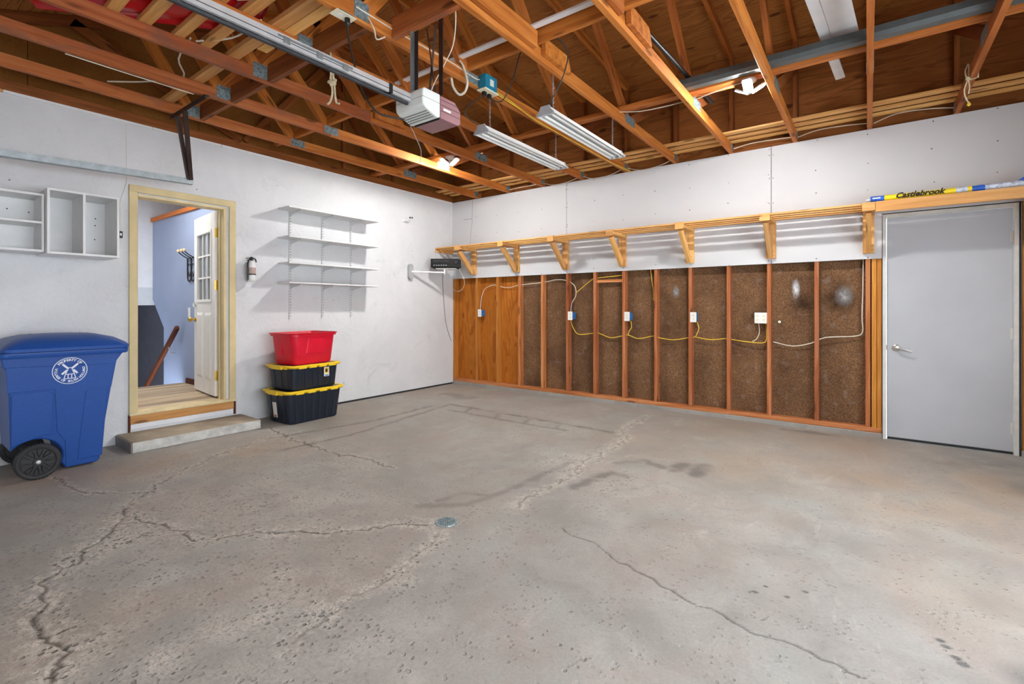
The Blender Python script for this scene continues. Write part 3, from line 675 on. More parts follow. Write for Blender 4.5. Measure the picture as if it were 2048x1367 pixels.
# ---- grey steel door in the back wall
d2 = struct('door_2', 'closed grey steel side door with lever handle', (5.49, 0, 0))
obj('frame_side', MB().box(5.466, 5.494, -.014, .10, .0, 2.075, axis=2), M['jamb'], d2, bevel=.002)
obj('frame_side', MB().box(6.322, 6.352, -.014, .10, .0, 2.075, axis=2), M['jamb'], d2, bevel=.002)
obj('frame_head', MB().box(5.494, 6.322, -.014, .10, 2.044, 2.075, axis=0), M['jamb'], d2, bevel=.002)
obj('weatherstrip', MB().box(5.462, 5.4655, -.0135, .05, .0, 2.083), M['shadowgap'], d2)
obj('weatherstrip', MB().box(6.3525, 6.364, -.0135, .05, .0, 2.083), M['shadowgap'], d2)
obj('weatherstrip', MB().box(5.462, 6.364, -.0135, .05, 2.0755, 2.084), M['shadowgap'], d2)
leaf = obj('leaf', wbox(MB(), 5.4975, 6.318, .012, .055, .022, 2.040), M['doorgrey'], d2, bevel=.002)
obj('door_sweep', MB().box(5.50, 6.318, .004, .054, .004, .0215), M['shadowgap'], d2)
obj('sill', MB().box(5.466, 6.352, .0, .10, -.01, .004), M['galv'], d2)
hd = obj('handle', MB().lathe([(.032,0),(.032,-.006),(.026,-.012),(.013,-.014),(.012,-.045),(.006,-.048)], (5.566, .012, .845), 'y', 20), M['nickel'], d2, smooth=True)
obj('lever', MB().tube(smoothpath([(5.562,-.034,.847),(5.60,-.040,.842),(5.64,-.040,.826),(5.675,-.036,.818)]), [.012]*5+[.009]*4+[.0075]*4, 8), M['nickel'], hd, smooth=True)
for zz in (1.80, 1.0, .215):
    h = obj('hinge', MB().cyl((6.320, .006, zz-.05), (6.320, .006, zz+.05), .007, 10), M['jamb'], d2)
    obj('hinge_plate', MB().box(6.305, 6.335, .009, .0118, zz-.045, zz+.045), M['jamb'], h)
obj('latch', MB().box(5.4945, 5.4993, .02, .045, .82, .87), M['nickel'], d2)
# ================================================================== ROOF TRUSSES
TR = [0.53+0.605*i for i in range(10)]
extra = {0: 'nearest the white left wall', 1: 'second in from the white left wall', 2: 'third in from the white left wall, above the hung rope', 3: 'fourth in, over the tall inner rail end',
         4: 'fifth in, carrying the teal outlet box', 5: 'sixth in, above the right tube light', 6: 'seventh in, just left of the bright right lamp', 7: 'eighth in, just right of the bright right lamp',
         8: 'ninth in, straight above the side door edge', 9: 'rightmost, with a cord tied around it'}
for i, x in enumerate(TR):
    t = thing('roof_truss', 'brown timber roof truss '+extra[i] if i != 3 else 'brown timber roof truss fourth in, just left of the opener rail', 'roof truss', (x, 0, 2.89), group='roof trusses of the garage')
    red = i in (0, 1, 2); mt = M['truss_red'] if i < 2 else M['truss']
    w2 = .019
    if red:
        obj('bottom_chord', MB().box(x-w2, x+w2, -6.54, -2.925, 2.89, 2.979, axis=1), M['truss_red'], t, bevel=.002)
        obj('bottom_chord', MB().box(x-w2, x+w2, -2.922, .06, 2.89, 2.979, axis=1), M['truss'], t, bevel=.002)
    else:
        obj('bottom_chord', MB().box(x-w2, x+w2, -6.54, .06, 2.89, 2.979, axis=1), mt, t, bevel=.002)
    ch = .089
    obj('top_chord', MB().beam((x, .03, deck_z(.03)-ch/2), (x, -2.92, deck_z(-2.92)-ch/2), .038, ch-.002), M['truss'], t)
    obj('top_chord', MB().beam((x, -2.92, deck_z(-2.921)-ch/2-.004), (x, -6.5, deck_z(-6.5)-ch/2-.004), .038, ch-.004), M['truss'], t)
    obj('end_post', MB().box(x-w2, x+w2, -.022, .066, 2.98, 3.91, axis=2), M['brace'], t)
    for (a, b, m) in (((-1.43, 2.98), (-2.70, 4.17), 'truss'), ((-2.97, 2.98), (-3.75, 3.88), 'truss'), ((-3.93, 2.98), (-4.35, 3.65), 'truss'), ((-3.86, 2.98), (-2.98, 4.15), 'truss'), ((-1.33, 2.98), (-.03, 3.62), 'brace')):
        obj('web', MB().beam((x, *a), (x, *b), .036, .089, up=(1,0,0)) if False else MB().beam((x, *a), (x, *b), .036, .085, up=(0, -(b[1]-a[1]), b[0]-a[0])), M[m], t)
    for s in (-1, 1):
        f = x+s*(w2+.0005); g = x+s*(w2+.0035)
        obj('truss_plate', MB().box(f, g, -3.95, -3.85, 2.905, 3.01), M['plate'], t)
        obj('truss_plate', MB().box(f, g, -1.49, -1.28, 2.915, 2.995), M['plate'], t)
        if i in (0, 1, 4): obj('truss_plate', MB().box(f, g, -3.0, -2.85, 2.90, 2.972), M['plate'], t)
        obj('truss_plate', MB().box(f, g, -.10, -.02, 2.91, 3.03), M['plate'], t)
    if i in (2, 5, 6):
        if i > 2: obj('scab', MB().box(x+.0225, x+.058, -4.2, -3.0, 2.925, 3.034, axis=1), M['truss'], t, bevel=.002)
        obj('scab', MB().prism([(-2.90, 2.925), (-2.55, 2.925), (-2.60, 3.034), (-2.90, 3.034)], x+.0225, x+.058), M['truss'], t, bevel=.002)
# gable end framing
gt = thing('gable_truss', 'dark brown gable brace flat against the brown gable board', 'roof truss', (.0, 0, 2.9))
obj('bottom_chord', MB().box(-.028, .01, -6.54, -.02, 2.895, 2.975, axis=1), M['brace'], gt, bevel=.002)
obj('web', MB().beam((-.008, -4.6, 3.60), (-.008, -3.25, 2.99), .036, .085, up=(0, .6, 1.35)), M['brace'], gt)
obj('web', MB().beam((-.008, -3.2, 2.99), (-.008, -2.3, 4.1), .036, .085, up=(0, -1.1, .9)), M['brace'], gt)
obj('web', MB().beam((-.008, -1.4, 2.99), (-.008, -2.2, 4.1), .036, .085, up=(0, 1.1, .8)), M['brace'], gt)
obj('top_chord', MB().beam((-.008, -2.92, 4.23), (-.008, -6.5, deck_z(-6.5)-.05), .036, .085), M['brace'], gt)
obj('top_chord', MB().beam((-.008, .03, 3.93), (-.008, -2.92, 4.23), .036, .085), M['brace'], gt)
for y in (-1.2, -2.0, -5.1): obj('stud', MB().box(-.027, .008, y-.02, y+.02, 2.98, deck_z(y)-.09, axis=2), M['brace'], gt)
# ---- runners and loose timber lying on the chords
ZT = 2.9805
r1 = tag(obj('timber_runner', MB().box(-.02, 6.6, -1.60, -1.515, ZT, ZT+.038, axis=0), M['truss'], bevel=.002), 'long brown runner board across the trusses beneath the grey gutter', 'board')
r2 = tag(obj('timber_runner', MB().box(.15, 6.6, -2.972, -2.934, ZT, ZT+.089, axis=0), M['truss'], bevel=.002), 'long brown runner on edge across the middle of the trusses', 'board')
tag(obj('trim_strip', MB().box(2.26, 5.3, -3.065, -3.02, 3.0365, 3.052, axis=0), M['white'], bevel=.002), 'long narrow white trim strip lying across the trusses', 'board')
for k, (a, b, s) in enumerate(((-.425, -.345, 'frontmost'), (-.27, -.20, 'middle'), (-.125, -.06, 'rearmost'))):
    tag(obj('pine_board', MB().box(.04, 6.75, a, b, ZT, ZT+.018, axis=0), M['pine'], bevel=.002), f'{s} of three long pine boards stored above the back wall', 'board', 'three pine boards above the back wall')
for k, (a, b, x0, x1) in enumerate(((-4.79, -4.728, 1.69, 3.05), (-4.632, -4.566, 1.70, 3.02), (-4.445, -4.385, 1.70, 3.04), (-4.295, -4.228, 1.70, 3.03))):
    w_ = ('first', 'second', 'third', 'fourth')[k]
    tag(obj('loft_plank', MB().box(x0, x1, a, b, ZT, ZT+.036, axis=0), M['pine_dull'], bevel=.002), f'{w_} short pine plank from the photo edge under the red sled', 'plank', 'short planks under the red sled')
tag(obj('loft_plank', MB().box(.35, 2.93, -4.12, -4.045, ZT, ZT+.036, axis=0), M['pine_dull'], bevel=.002), 'long pale plank lying across the first five trusses', 'plank')
tag(obj('loft_plank', MB().box(2.0, 2.93, -4.04, -3.97, ZT, ZT+.036, axis=0), M['pine'], bevel=.002), 'pale stub plank beside the ivory ceiling outlet', 'plank')
for k in range(4):
    a, b = TR[k]+.023, TR[k+1]-.023
    w_ = ('first and second', 'second and third', 'third and fourth', 'fourth and fifth')[k]
    tag(obj('blocking', MB().box(a, b, -3.846, -3.808, 2.895, 3.03, axis=0), M['brace'], bevel=.002), f'dark blocking board fixed between the {w_} trusses', 'board', 'dark blocking between trusses')
tag(obj('header_board', MB().box(2.972, 3.533, -3.68, -3.642, 2.892, 3.02, axis=0), M['truss_red'], bevel=.002), 'dark red header board that carries the door opener', 'board')
tag(obj('stub_board', MB().box(4.19, 4.50, -1.50, -1.462, 2.985, 3.03, axis=0), M['truss'], bevel=.002), 'short brown stub board under the left end of the gutter', 'board')
# gutter
g = MB(); prof = [(-1.73,3.043),(-1.73,3.01),(-1.715,2.985),(-1.66,2.985),(-1.643,3.05),(-1.640,3.05),(-1.657,2.9815),(-1.718,2.9815),(-1.734,3.008),(-1.734,3.05),(-1.722,3.05),(-1.722,3.043)]
g.prism([(p[0]+.02, p[1]) for p in prof], 4.12, 6.78)
gt_ = thing('gutter_length', 'long dark grey metal gutter stored on top of the trusses', 'gutter', (4.12, -1.72, 2.98)); obj('trough', g, M['gutter'], gt_)
obj('end_cap', MB().prism([(-1.712,3.048),(-1.712,3.008),(-1.697,2.983),(-1.639,2.983),(-1.622,3.048)], 4.116, 4.1195), M['gutter'], gt_)
# white siding lengths resting above
sd = [(5.085, 5.150, -.86, -2.6, 'narrow white siding board reaching past the grey gutter'), (5.153, 5.30, -1.42, -2.6, 'wide white siding board lying above the grey gutter')]
for (a, b, y0, y1, l) in sd:
    m = MB(); m.prism([(a, 3.093), (a, 3.105), ((a+b)/2, 3.100), (b, 3.110), (b, 3.098), ((a+b)/2, 3.094)], y1, y0, plane='xz')
    m.xf(Matrix.Translation((5.2, -1.7, 0)) @ Matrix.Rotation(math.radians(-4), 4, 'Z') @ Matrix.Translation((-5.2, 1.7, 0)))
    tag(obj('siding_board', m, M['white']), l, 'siding', 'white siding boards above the gutter')
# dark pipe across the runners
tag(obj('metal_pipe', MB().cyl((4.12, -3.15, 3.0885), (4.22, -1.05, 3.075), .016, 10), M['blackiron'], smooth=True), 'dark metal pipe stored lengthwise beside the seventh truss', 'pipe')
# red sled on the loft planks
sl = thing('sled', 'red plastic sled lying on the loft planks', 'sled', (1.97, -4.58, 3.02), math.radians(50))
prof = [(-.26,.06),(-.24,.02),(-.20,.0),(-.17,.012),(-.13,.012),(-.10,.0),(-.04,.0),(-.01,.012),(.03,.012),(.06,.0),(.12,.0),(.15,.012),(.19,.012),(.21,.0),(.24,.02),(.26,.06)]
secs = []
for (u, dz, sc) in ((-.75,.0,1),(-.4,0,1),(.0,0,1),(.30,.0,1),(.42,.03,.96),(.50,.09,.88),(.54,.16,.7)):
    up = [(u, p[0]*sc, p[1]+dz) for p in prof]; lw = [(u, p[0]*sc, p[1]+dz+.008) for p in reversed(prof)]
    secs.append(up+lw)
obj('shell', MB().loft(secs), M['redsled'], sl, world=False, smooth=True)
for s in (-1, 1):
    obj('rim', MB().tube([(u, s*.262*sc, .064+dz) for (u, dz, sc) in ((-.75,0,1),(-.4,0,1),(0,0,1),(.30,0,1),(.42,.03,.96),(.50,.09,.88),(.54,.16,.7))], .012, 8), M['redsled'], sl, world=False, smooth=True)
# ================================================================== DOOR HARDWARE
hx = 3.255
op = thing('door_opener', 'pale grey and maroon overhead door opener hung from the header', 'door opener', (hx, -3.65, 2.31))
bx0, bx1 = hx-.115, hx+.115
prof = [(-3.79,2.372),(-3.79,2.437),(-3.775,2.448),(-3.652,2.448),(-3.652,2.316),(-3.672,2.308),(-3.76,2.335),(-3.785,2.35)]
obj('light_cover', MB().prism(prof, bx0, bx1), M['opener'], op, bevel=.008, seg=3, smooth=True)
for k in range(4):
    t = (k+.7)/4.6; y = -3.757+t*(.08); z = 2.334-t*.025
    obj('cover_rib', MB().beam((bx0+.015, y, z), (bx1-.015, y, z), .006, .006, up=(0, .3, 1)), M['opgroove'], op)
obj('cover_seam', MB().box(bx0-.0008, bx1+.0008, -3.7908, -3.655, 2.392, 2.3945), M['opgroove'], op)
hs = obj('housing', MB().prism([(-3.648,2.312),(-3.648,2.443),(-3.53,2.443),(-3.48,2.40),(-3.48,2.325),(-3.50,2.312)], bx0+.004, bx1-.002), M['maroon'], op, bevel=.004, seg=2)
for z in (2.355, 2.39, 2.42): obj('housing_groove', MB().box(bx1-.0022, bx1-.0012, -3.645, -3.49, z, z+.003), M['iron'], op)
nm = MB(); text_mb(nm, 'opener', .018, Matrix.Translation((bx1-.0015, -3.57, 2.368)) @ Matrix(((0,0,1,0),(1,0,0,0),(0,1,0,0),(0,0,0,1)))) if False else nm.box(bx1-.002, bx1-.001, -3.625, -3.565, 2.365, 2.378)
obj('name_plate', nm, M['sticker'], op)
obj('vent_strip', MB().box(bx0+.01, bx1-.01, -3.6515, -3.6485, 2.306, 2.3155), M['black'], op)
rail = thing('opener_rail', 'long bright aluminium rail running to the door opener', 'rail', (hx, -3.8, 2.40))
obj('channel', MB().prism([(hx-.026,2.425),(hx+.026,2.425),(hx+.026,2.38),(hx+.012,2.38),(hx+.012,2.386),(hx+.021,2.386),(hx+.021,2.42),(hx-.021,2.42),(hx-.021,2.386),(hx-.012,2.386),(hx-.012,2.38),(hx-.026,2.38)], -6.4, -3.795, plane='xz'), M['alu'], rail)
obj('belt', MB().box(hx-.008, hx+.008, -6.4, -3.80, 2.366, 2.3765, axis=1), M['rubber'], rail)
obj('side_groove', MB().box(hx+.0263, hx+.0275, -6.4, -3.80, 2.397, 2.400), M['rubber'], rail)
for y in (-4.52, -4.36, -4.22): obj('splice_clip', MB().box(hx+.0265, hx+.031, y-.016, y+.016, 2.385, 2.418), M['galv'], rail, bevel=.002)
obj('splice_plate', MB().box(hx+.0262, hx+.0288, -4.56, -4.18, 2.404, 2.416), M['galv'], rail)
obj('end_clip', MB().box(hx-.03, hx+.032, -3.95, -3.93, 2.378, 2.428), M['blackiron'], rail)
hg = thing('opener_hanger', 'dark steel straps hanging the door opener from the header', 'bracket', (hx, -3.62, 2.9))
for (xx) in (hx-.105, hx+.105): obj('strap', MB().box(xx-.016, xx+.016, -3.64, -3.636, 2.45, 2.90, axis=2), M['iron'], hg)
obj('strap', MB().box(hx-.121, hx-.118, -3.672, -3.638, 2.45, 2.90, axis=2), M['galv'], hg)
obj('strap_brace', MB().beam((hx-.03, -3.62, 2.89), (hx+.03, -3.60, 2.45), .012, .004), M['iron'], hg)
obj('strap_brace', MB().beam((hx+.045, -3.62, 2.89), (hx-.04, -3.60, 2.45), .012, .004), M['iron'], hg)
# horizontal door track at the left wall with its hanger
tk = thing('door_track', 'galvanised overhead door track along the white left wall', 'track', (.42, -3.86, 2.33))
tx = .42
m = MB(); tp = [(tx+.028,2.335),(tx+.028,2.285),(tx+.026,2.283),(tx-.02,2.283),(tx-.024,2.287),(tx-.024,2.30),(tx-.02,2.30),(tx-.019,2.289),(tx+.023,2.289),(tx+.024,2.335)]
m.prism(tp, -6.45, -3.86, plane='xz')
m.v = [(a, b, c+.038*(b+3.86)+.046) for a, b, c in m.v]
obj('channel', m, M['galv'], tk)
for y in (-4.6, -4.15): obj('bolt', MB().cyl((tx+.028, y, 2.352+.038*(y+3.86)), (tx+.032, y, 2.352+.038*(y+3.86)), .008, 8), M['galv'], tk)
br = thing('track_hanger', 'dark angle iron hanger holding up the end of the door track', 'bracket', (.7, -4.03, 2.88))
obj('top_angle', MB().box(.47, 1.18, -4.048, -4.012, 2.883, 2.8875, axis=0), M['iron'], br)
obj('top_angle_lip', MB().box(.47, 1.18, -4.048, -4.044, 2.848, 2.883, axis=0), M['iron'], br)
obj('hanger_leg', MB().beam((.60, -4.038, 2.865), (tx+.03, -3.90, 2.37), .034, .026, up=(0,1,0)), M['iron'], br)
obj('hanger_leg', MB().beam((.76, -4.036, 2.865), (tx+.035, -3.885, 2.37), .040, .030, up=(0,1,0)), M['iron'], br)
# ================================================================== LAMPS
def chain(mb, p, q, r=.0016, L=.024):
    p = Vector(p); q = Vector(q); n = max(2, int((q-p).length/(L*.72))); d = (q-p)/n; a = d.normalized()
    for i in range(n):
        c = p+d*(i+.5); s = Vector((1,0,0)) if i % 2 else Vector((0,1,0)); pts = []
        for k in range(9):
            t = 2*math.pi*k/8; pts.append(c+a*(math.cos(t)*L*.5)+s*(math.sin(t)*L*.26))
        mb.tube(pts, r, 4, cap=False)
    return mb
def tube_light(x, label):
    t = thing('tube_light', label, 'light fixture', (x, -2.19, 2.56), group='white shop lights hung on chains')
    y0, y1, zb = -2.79, -1.59, 2.565
    prof = [(-.072,0),(-.066,.006),(-.045,.026),(-.03,.058),(.03,.058),(.045,.026),(.066,.006),(.072,0),(.069,0),(.064,.003),(.041,.023),(.027,.054),(-.027,.054),(-.041,.023),(-.064,.003),(-.069,0)]
    obj('reflector', MB().prism([(x+a, zb+b) for a, b in prof], y0, y1, plane='xz'), M['reflector'], t)
    for s in (-1, 1): obj('fluorescent_tube', MB().cyl((x+s*.030, y0+.03, zb+.014), (x+s*.030, y1-.03, zb+.014), .0125, 12), M['tube'], t, smooth=True)
    obj('ridge', MB().prism([(x-.010, zb+.03), (x, zb+.012), (x+.010, zb+.03)], y0+.02, y1-.02, plane='xz'), M['reflector'], t)
    for (a, b) in ((y0-.012, y0), (y1, y1+.012)):
        e = obj('end_cap', MB().prism([(x-.076, zb-.004), (x+.076, zb-.004), (x+.072, zb+.012), (x+.05, zb+.034), (x+.036, zb+.064), (x-.036, zb+.064), (x-.05, zb+.034), (x-.072, zb+.012)], a, b, plane='xz'), M['endcap'], t, bevel=.003)
        for s in (-1, 1): obj('lamp_holder', MB().box(x+s*.03-.012, x+s*.03+.012, a+(.012 if a < -2.5 else -.014), a+(.026 if a < -2.5 else 0), zb+.0, zb+.03), M['white'], e)
    for yy in (y0+.1, y1-.1):
        obj('chain', chain(MB(), (x, yy, zb+.060), (x, yy, 2.888)), M['chrome'], t)
        obj('hook', MB().tube([(x-.02, yy, zb+.059), (x-.012, yy, zb+.078), (x, yy, zb+.082), (x+.012, yy, zb+.078), (x+.02, yy, zb+.059)], .0018, 5), M['chrome'], t)
    return t
tube_light(2.955, 'white twin tube shop light hanging left of the yellow cable')
tube2 = tube_light(3.54, 'white twin tube shop light hanging right of the yellow cable')
def led_lamp(x, y, z, label, rot=0):
    """folding three panel LED lamp screwed into a porcelain holder under the runner"""
    t = thing('led_lamp', label, 'lamp', (x, y, z), rot, group='lit three panel LED lamps')
    q = lambda n, mb, mt, par=t, **k: obj(n, mb, M[mt], par, world=False, **k)
    q('holder', MB().lathe([(.05,0),(.052,-.006),(.05,-.016),(.036,-.026),(.03,-.034),(.018,-.036)], n=24), 'porcelain', smooth=True)
    q('screw_base', MB().lathe([(.013,-.034),(.013,-.06),(.02,-.064),(.024,-.075),(.024,-.10),(.016,-.108)], n=18), 'white', smooth=True)
    for k in range(3):
        a = math.radians(k*120+200); R = Matrix.Rotation(a, 4, 'Z') @ Matrix.Translation((.022, 0, -.096)) @ Matrix.Rotation(math.radians(-32), 4, 'Y')
        p = q('panel', MB().loft([rrect(.055, 0, .05, .033, .012, -.004), rrect(.055, 0, .052, .035, .012, .004), rrect(.055, 0, .048, .031, .012, .010)]).xf(R), 'white')
        q('lens', MB().loft([rrect(.055, 0, .046, .029, .010, -.0095), rrect(.055, 0, .048, .031, .010, -.0045)]).xf(R), 'led', p)
    return t
led_lamp(1.43, -1.557, ZT-.001, 'lit three panel LED lamp near the white left wall corner', math.radians(46))
led_lamp(4.62, -1.557, ZT-.001, 'lit three panel LED lamp under the dark grey gutter', math.radians(-50))
# ================================================================== LEFT WALL
# cubby cabinets
def cubby(name, label, y0, y1, z0, z1, dep, vert=None, horiz=None, th=.016):
    t = thing(name, label, 'cabinet', (0.001, (y0+y1)/2, z0)); X0 = .0015
    obj('side_panel', MB().box(X0, dep, y0, y0+th, z0, z1, axis=2), M['melamine'], t, bevel=.001)
    obj('side_panel', MB().box(X0, dep, y1-th, y1, z0, z1, axis=2), M['melamine'], t, bevel=.001)
    obj('top_panel', MB().box(X0, dep, y0+th, y1-th, z1-th, z1, axis=1), M['melamine'], t)
    obj('bottom_panel', MB().box(X0, dep, y0+th, y1-th, z0, z0+th, axis=1), M['melamine'], t)
    obj('back_panel', MB().box(X0, X0+.006, y0+th, y1-th, z0+th, z1-th), M['melamine'], t)
    if vert: obj('divider', MB().box(X0+.006, dep-.001, vert-th/2, vert+th/2, z0+th, z1-th, axis=2), M['melamine'], t)
    if horiz: obj('shelf_board', MB().box(X0+.006, dep-.001, y0+th, y1-th, horiz-th/2, horiz+th/2, axis=1), M['melamine'], t)
    return t
a = cubby('wall_cabinet', 'open white wall cabinet with two upright compartments beside the door', -4.81, -4.371, 1.628, 2.128, .35, vert=-4.594)
for (yy, z) in ((-4.74,1.70),(-4.45,1.98),(-4.452,1.92),(-4.455,1.80),(-4.47,1.67),(-4.45,1.65)): obj('screw', MB().cyl((.007,yy,z),(.010,yy,z),.005,8), M['black'], a)
b = cubby('wall_cabinet', 'open white wall cabinet with a middle shelf at the photo edge', -5.30, -4.813, 1.641, 2.085, .28, horiz=1.865)
for (yy, z) in ((-4.98,1.98),(-4.86,1.97)): obj('screw', MB().cyl((.007,yy,z),(.010,yy,z),.005,8), M['black'], b)
# bell button
bt = thing('push_button', 'small black wall button left of the door casing', 'button', (.001, -4.275, 1.87))
obj('body', MB().box(.0005, .016, -4.292, -4.262, 1.835, 1.895), M['black'], bt, bevel=.003); obj('button', MB().box(.016, .02, -4.283, -4.271, 1.855, 1.876), M['sticker'], bt)
tag(obj('button_wire', MB().tube([(.002,-4.277,1.896),(.002,-4.28,2.15),(.002,-4.23,2.35),(.002,-4.235,2.86)], .0022, 5), M['wiring_w']), 'thin white wire rising from the small black wall button', 'wire')
# fire extinguisher
fx, fy = .075, -3.175
f = thing('fire_extinguisher', 'small white fire extinguisher strapped to the wall beside the door', 'extinguisher', (.0, fy, 1.49))
obj('cylinder', MB().lathe([(.034,1.495),(.039,1.50),(.040,1.52),(.040,1.67),(.036,1.695),(.024,1.71),(.016,1.716)], (fx, fy, 0), 'z', 24), M['white'], f, smooth=True)
obj('label_band', MB().lathe([(.0403,1.575),(.0408,1.576),(.0408,1.64),(.0403,1.641)], (fx, fy, 0), 'z', 24), M['gauge'], f, smooth=True)
obj('strap', MB().lathe([(.0405,1.562),(.0425,1.562),(.0425,1.574),(.0405,1.574)], (fx, fy, 0), 'z', 24), M['black'], f)
obj('wall_bracket', MB().box(.001, .034, fy-.014, fy+.014, 1.50, 1.70), M['black'], f, bevel=.002)
vl = obj('valve', MB().lathe([(.016,1.714),(.017,1.735),(.013,1.75),(.008,1.755)], (fx, fy, 0), 'z', 14), M['black'], f, smooth=True)
obj('lever', MB().beam((fx, fy+.012, 1.752), (fx+.01, fy-.06, 1.735), .014, .006), M['black'], vl); obj('lever', MB().beam((fx, fy+.012, 1.738), (fx+.01, fy-.05, 1.715), .014, .006), M['black'], vl)
obj('nozzle', MB().tube(smoothpath([(fx,fy+.012,1.742),(fx+.01,fy+.035,1.73),(fx+.012,fy+.043,1.70)]), .0065, 8), M['black'], f, smooth=True)
obj('hose', MB().tube(smoothpath([(fx,fy-.012,1.74),(fx+.012,fy-.04,1.70),(fx+.016,fy-.043,1.6),(fx+.012,fy-.040,1.51)]), .0065, 8), M['black'], f, smooth=True)
# shelf system on slotted standards
sy = [-2.712, -2.302, -1.90]; szz = [2.335, 2.008, 1.718, 1.499]
sh = thing('shelf_unit', 'white four tier shelving on slotted wall standards above the totes', 'shelving', (0, -2.26, 1.08))
for yv in sy:
    s = obj('standard', MB().box(.0008, .014, yv-.013, yv+.013, 1.088, 2.318, axis=2), M['whitemetal'], sh, bevel=.002)
    sm = MB(); z = 1.11
    while z < 2.30:
        for dy in (-.0055, .0055): sm.box(.0138, .0146, yv+dy-.0018, yv+dy+.0018, z, z+.015)
        z += .032
    o_ = obj('slots', sm, M['dustgrey'], s); o_['kind'] = 'stuff'
tiers = ('top', 'second', 'third', 'bottom')
for k, z in enumerate(szz):
    obj('shelf_board', MB().box(.016, .262, -2.862, -1.655, z-.016, z, axis=1), M['melamine'], sh, bevel=.002)
    for yv in sy:
        bk = obj('shelf_bracket', MB().prism([(.0145, z-.0165), (.245, z-.0165), (.245, z-.028), (.06, z-.055), (.0145, z-.075)], yv-.005, yv+.005, plane='xz'), M['whitemetal'], sh)
        obj('bracket_screw', MB().cyl((.225, yv+.0052, z-.022), (.225, yv+.007, z-.022), .005, 8), M['dustgrey'], bk)
# pair of hooks
hk = thing('wall_hook', 'white double coat hook with black tips high on the wall', 'hook', (0, -.97, 2.47))
obj('back_plate', MB().box(.0008, .008, -1.06, -.98, 2.44, 2.475), M['white'], hk, bevel=.002)
for (dy, z) in ((-1.03, 2.47), (-.99, 2.475)):
    p = obj('prong', MB().tube(smoothpath([(.005, dy, 2.455), (.05, dy+.015, 2.455), (.10, dy+.03, z+.02)]), .0075, 8), M['white'], hk, smooth=True)
    obj('prong_tip', MB().lathe([(.004,-.012),(.011,-.006),(.012,.004),(.005,.012)], (.108, dy+.032, z+.026), 'z', 10), M['black'], p, smooth=True)
# media mount and receiver in the corner
tm = thing('wall_mount', 'white swivel wall mount carrying the black receiver', 'wall mount', (0, -.91, 1.73))
obj('wall_plate', MB().loft([[(xx, -.911+q[0], 1.735+q[1]) for q in [(c[0], c[1]) for c in rrect(0, 0, .042, .112, .04, 0)]] for xx in (.0008, .035, .042)]), M['endcap'], tm, smooth=True)
obj('arm', MB().beam((.03, -.90, 1.735), (.30, -.50, 1.735), .035, .022), M['white'], tm, bevel=.004)
obj('arm_post', MB().cyl((.30, -.50, 1.71), (.30, -.50, 1.79), .014, 12), M['white'], tm)
obj('tray', MB().box(-.15, .15, -.11, .11, 1.785, 1.797).xf(Matrix.Translation((.27, -.42, 0)) @ Matrix.Rotation(math.radians(36.5), 4, 'Z')), M['white'], tm, bevel=.003)
rc = thing('av_receiver', 'black stereo receiver on the white corner wall mount', 'receiver', (.265, -.425, 1.7985), math.radians(36.5))
q = lambda n, mb, mt, par=rc, **k: obj(n, mb, M[mt], par, world=False, **k)
q('case', MB().box(-.21, .21, -.12, .12, .012, .135), 'black', bevel=.003)
fp = q('front_panel', MB().box(-.212, .212, -.135, -.1205, .012, .137), 'black', bevel=.003)
for sx in (-.17, .17): q('foot', MB().cyl((sx, -.09, 0), (sx, -.09, .012), .018, 12), 'rubber'); q('foot', MB().cyl((sx, .09, 0), (sx, .09, .012), .018, 12), 'rubber')
q('display', MB().box(-.18, .06, -.1358, -.135, .09, .12), 'rubber', fp); q('volume_knob', MB().lathe([(.024,0),(.024,-.014),(.02,-.018),(.004,-.018)], (.165, -.135, .085), 'y', 20), 'rubber', fp, smooth=True)
for k in range(6): q('button', MB().box(-.17+k*.035, -.15+k*.035, -.138, -.135, .035, .045), 'endcap', fp)
tag(obj('receiver_cable', MB().tube(smoothpath([(.06,-.25,1.79),(.02,-.25,1.70),(.012,-.228,1.40),(.012,-.17,.96),(.012,-.05,.68)]), .0045, 6), M['wiring_g']), 'thin grey cable hanging from the black receiver down the corner', 'cable')
tag(obj('receiver_cable', MB().tube(smoothpath([(.36,-.25,1.80),(.40,-.17,1.62),(.30,-.12,1.49),(.12,-.07,1.47),(.03,-.02,1.51)]), .004, 6), M['wiring_w']), 'pale looped cable under the first shelf bracket', 'cable')
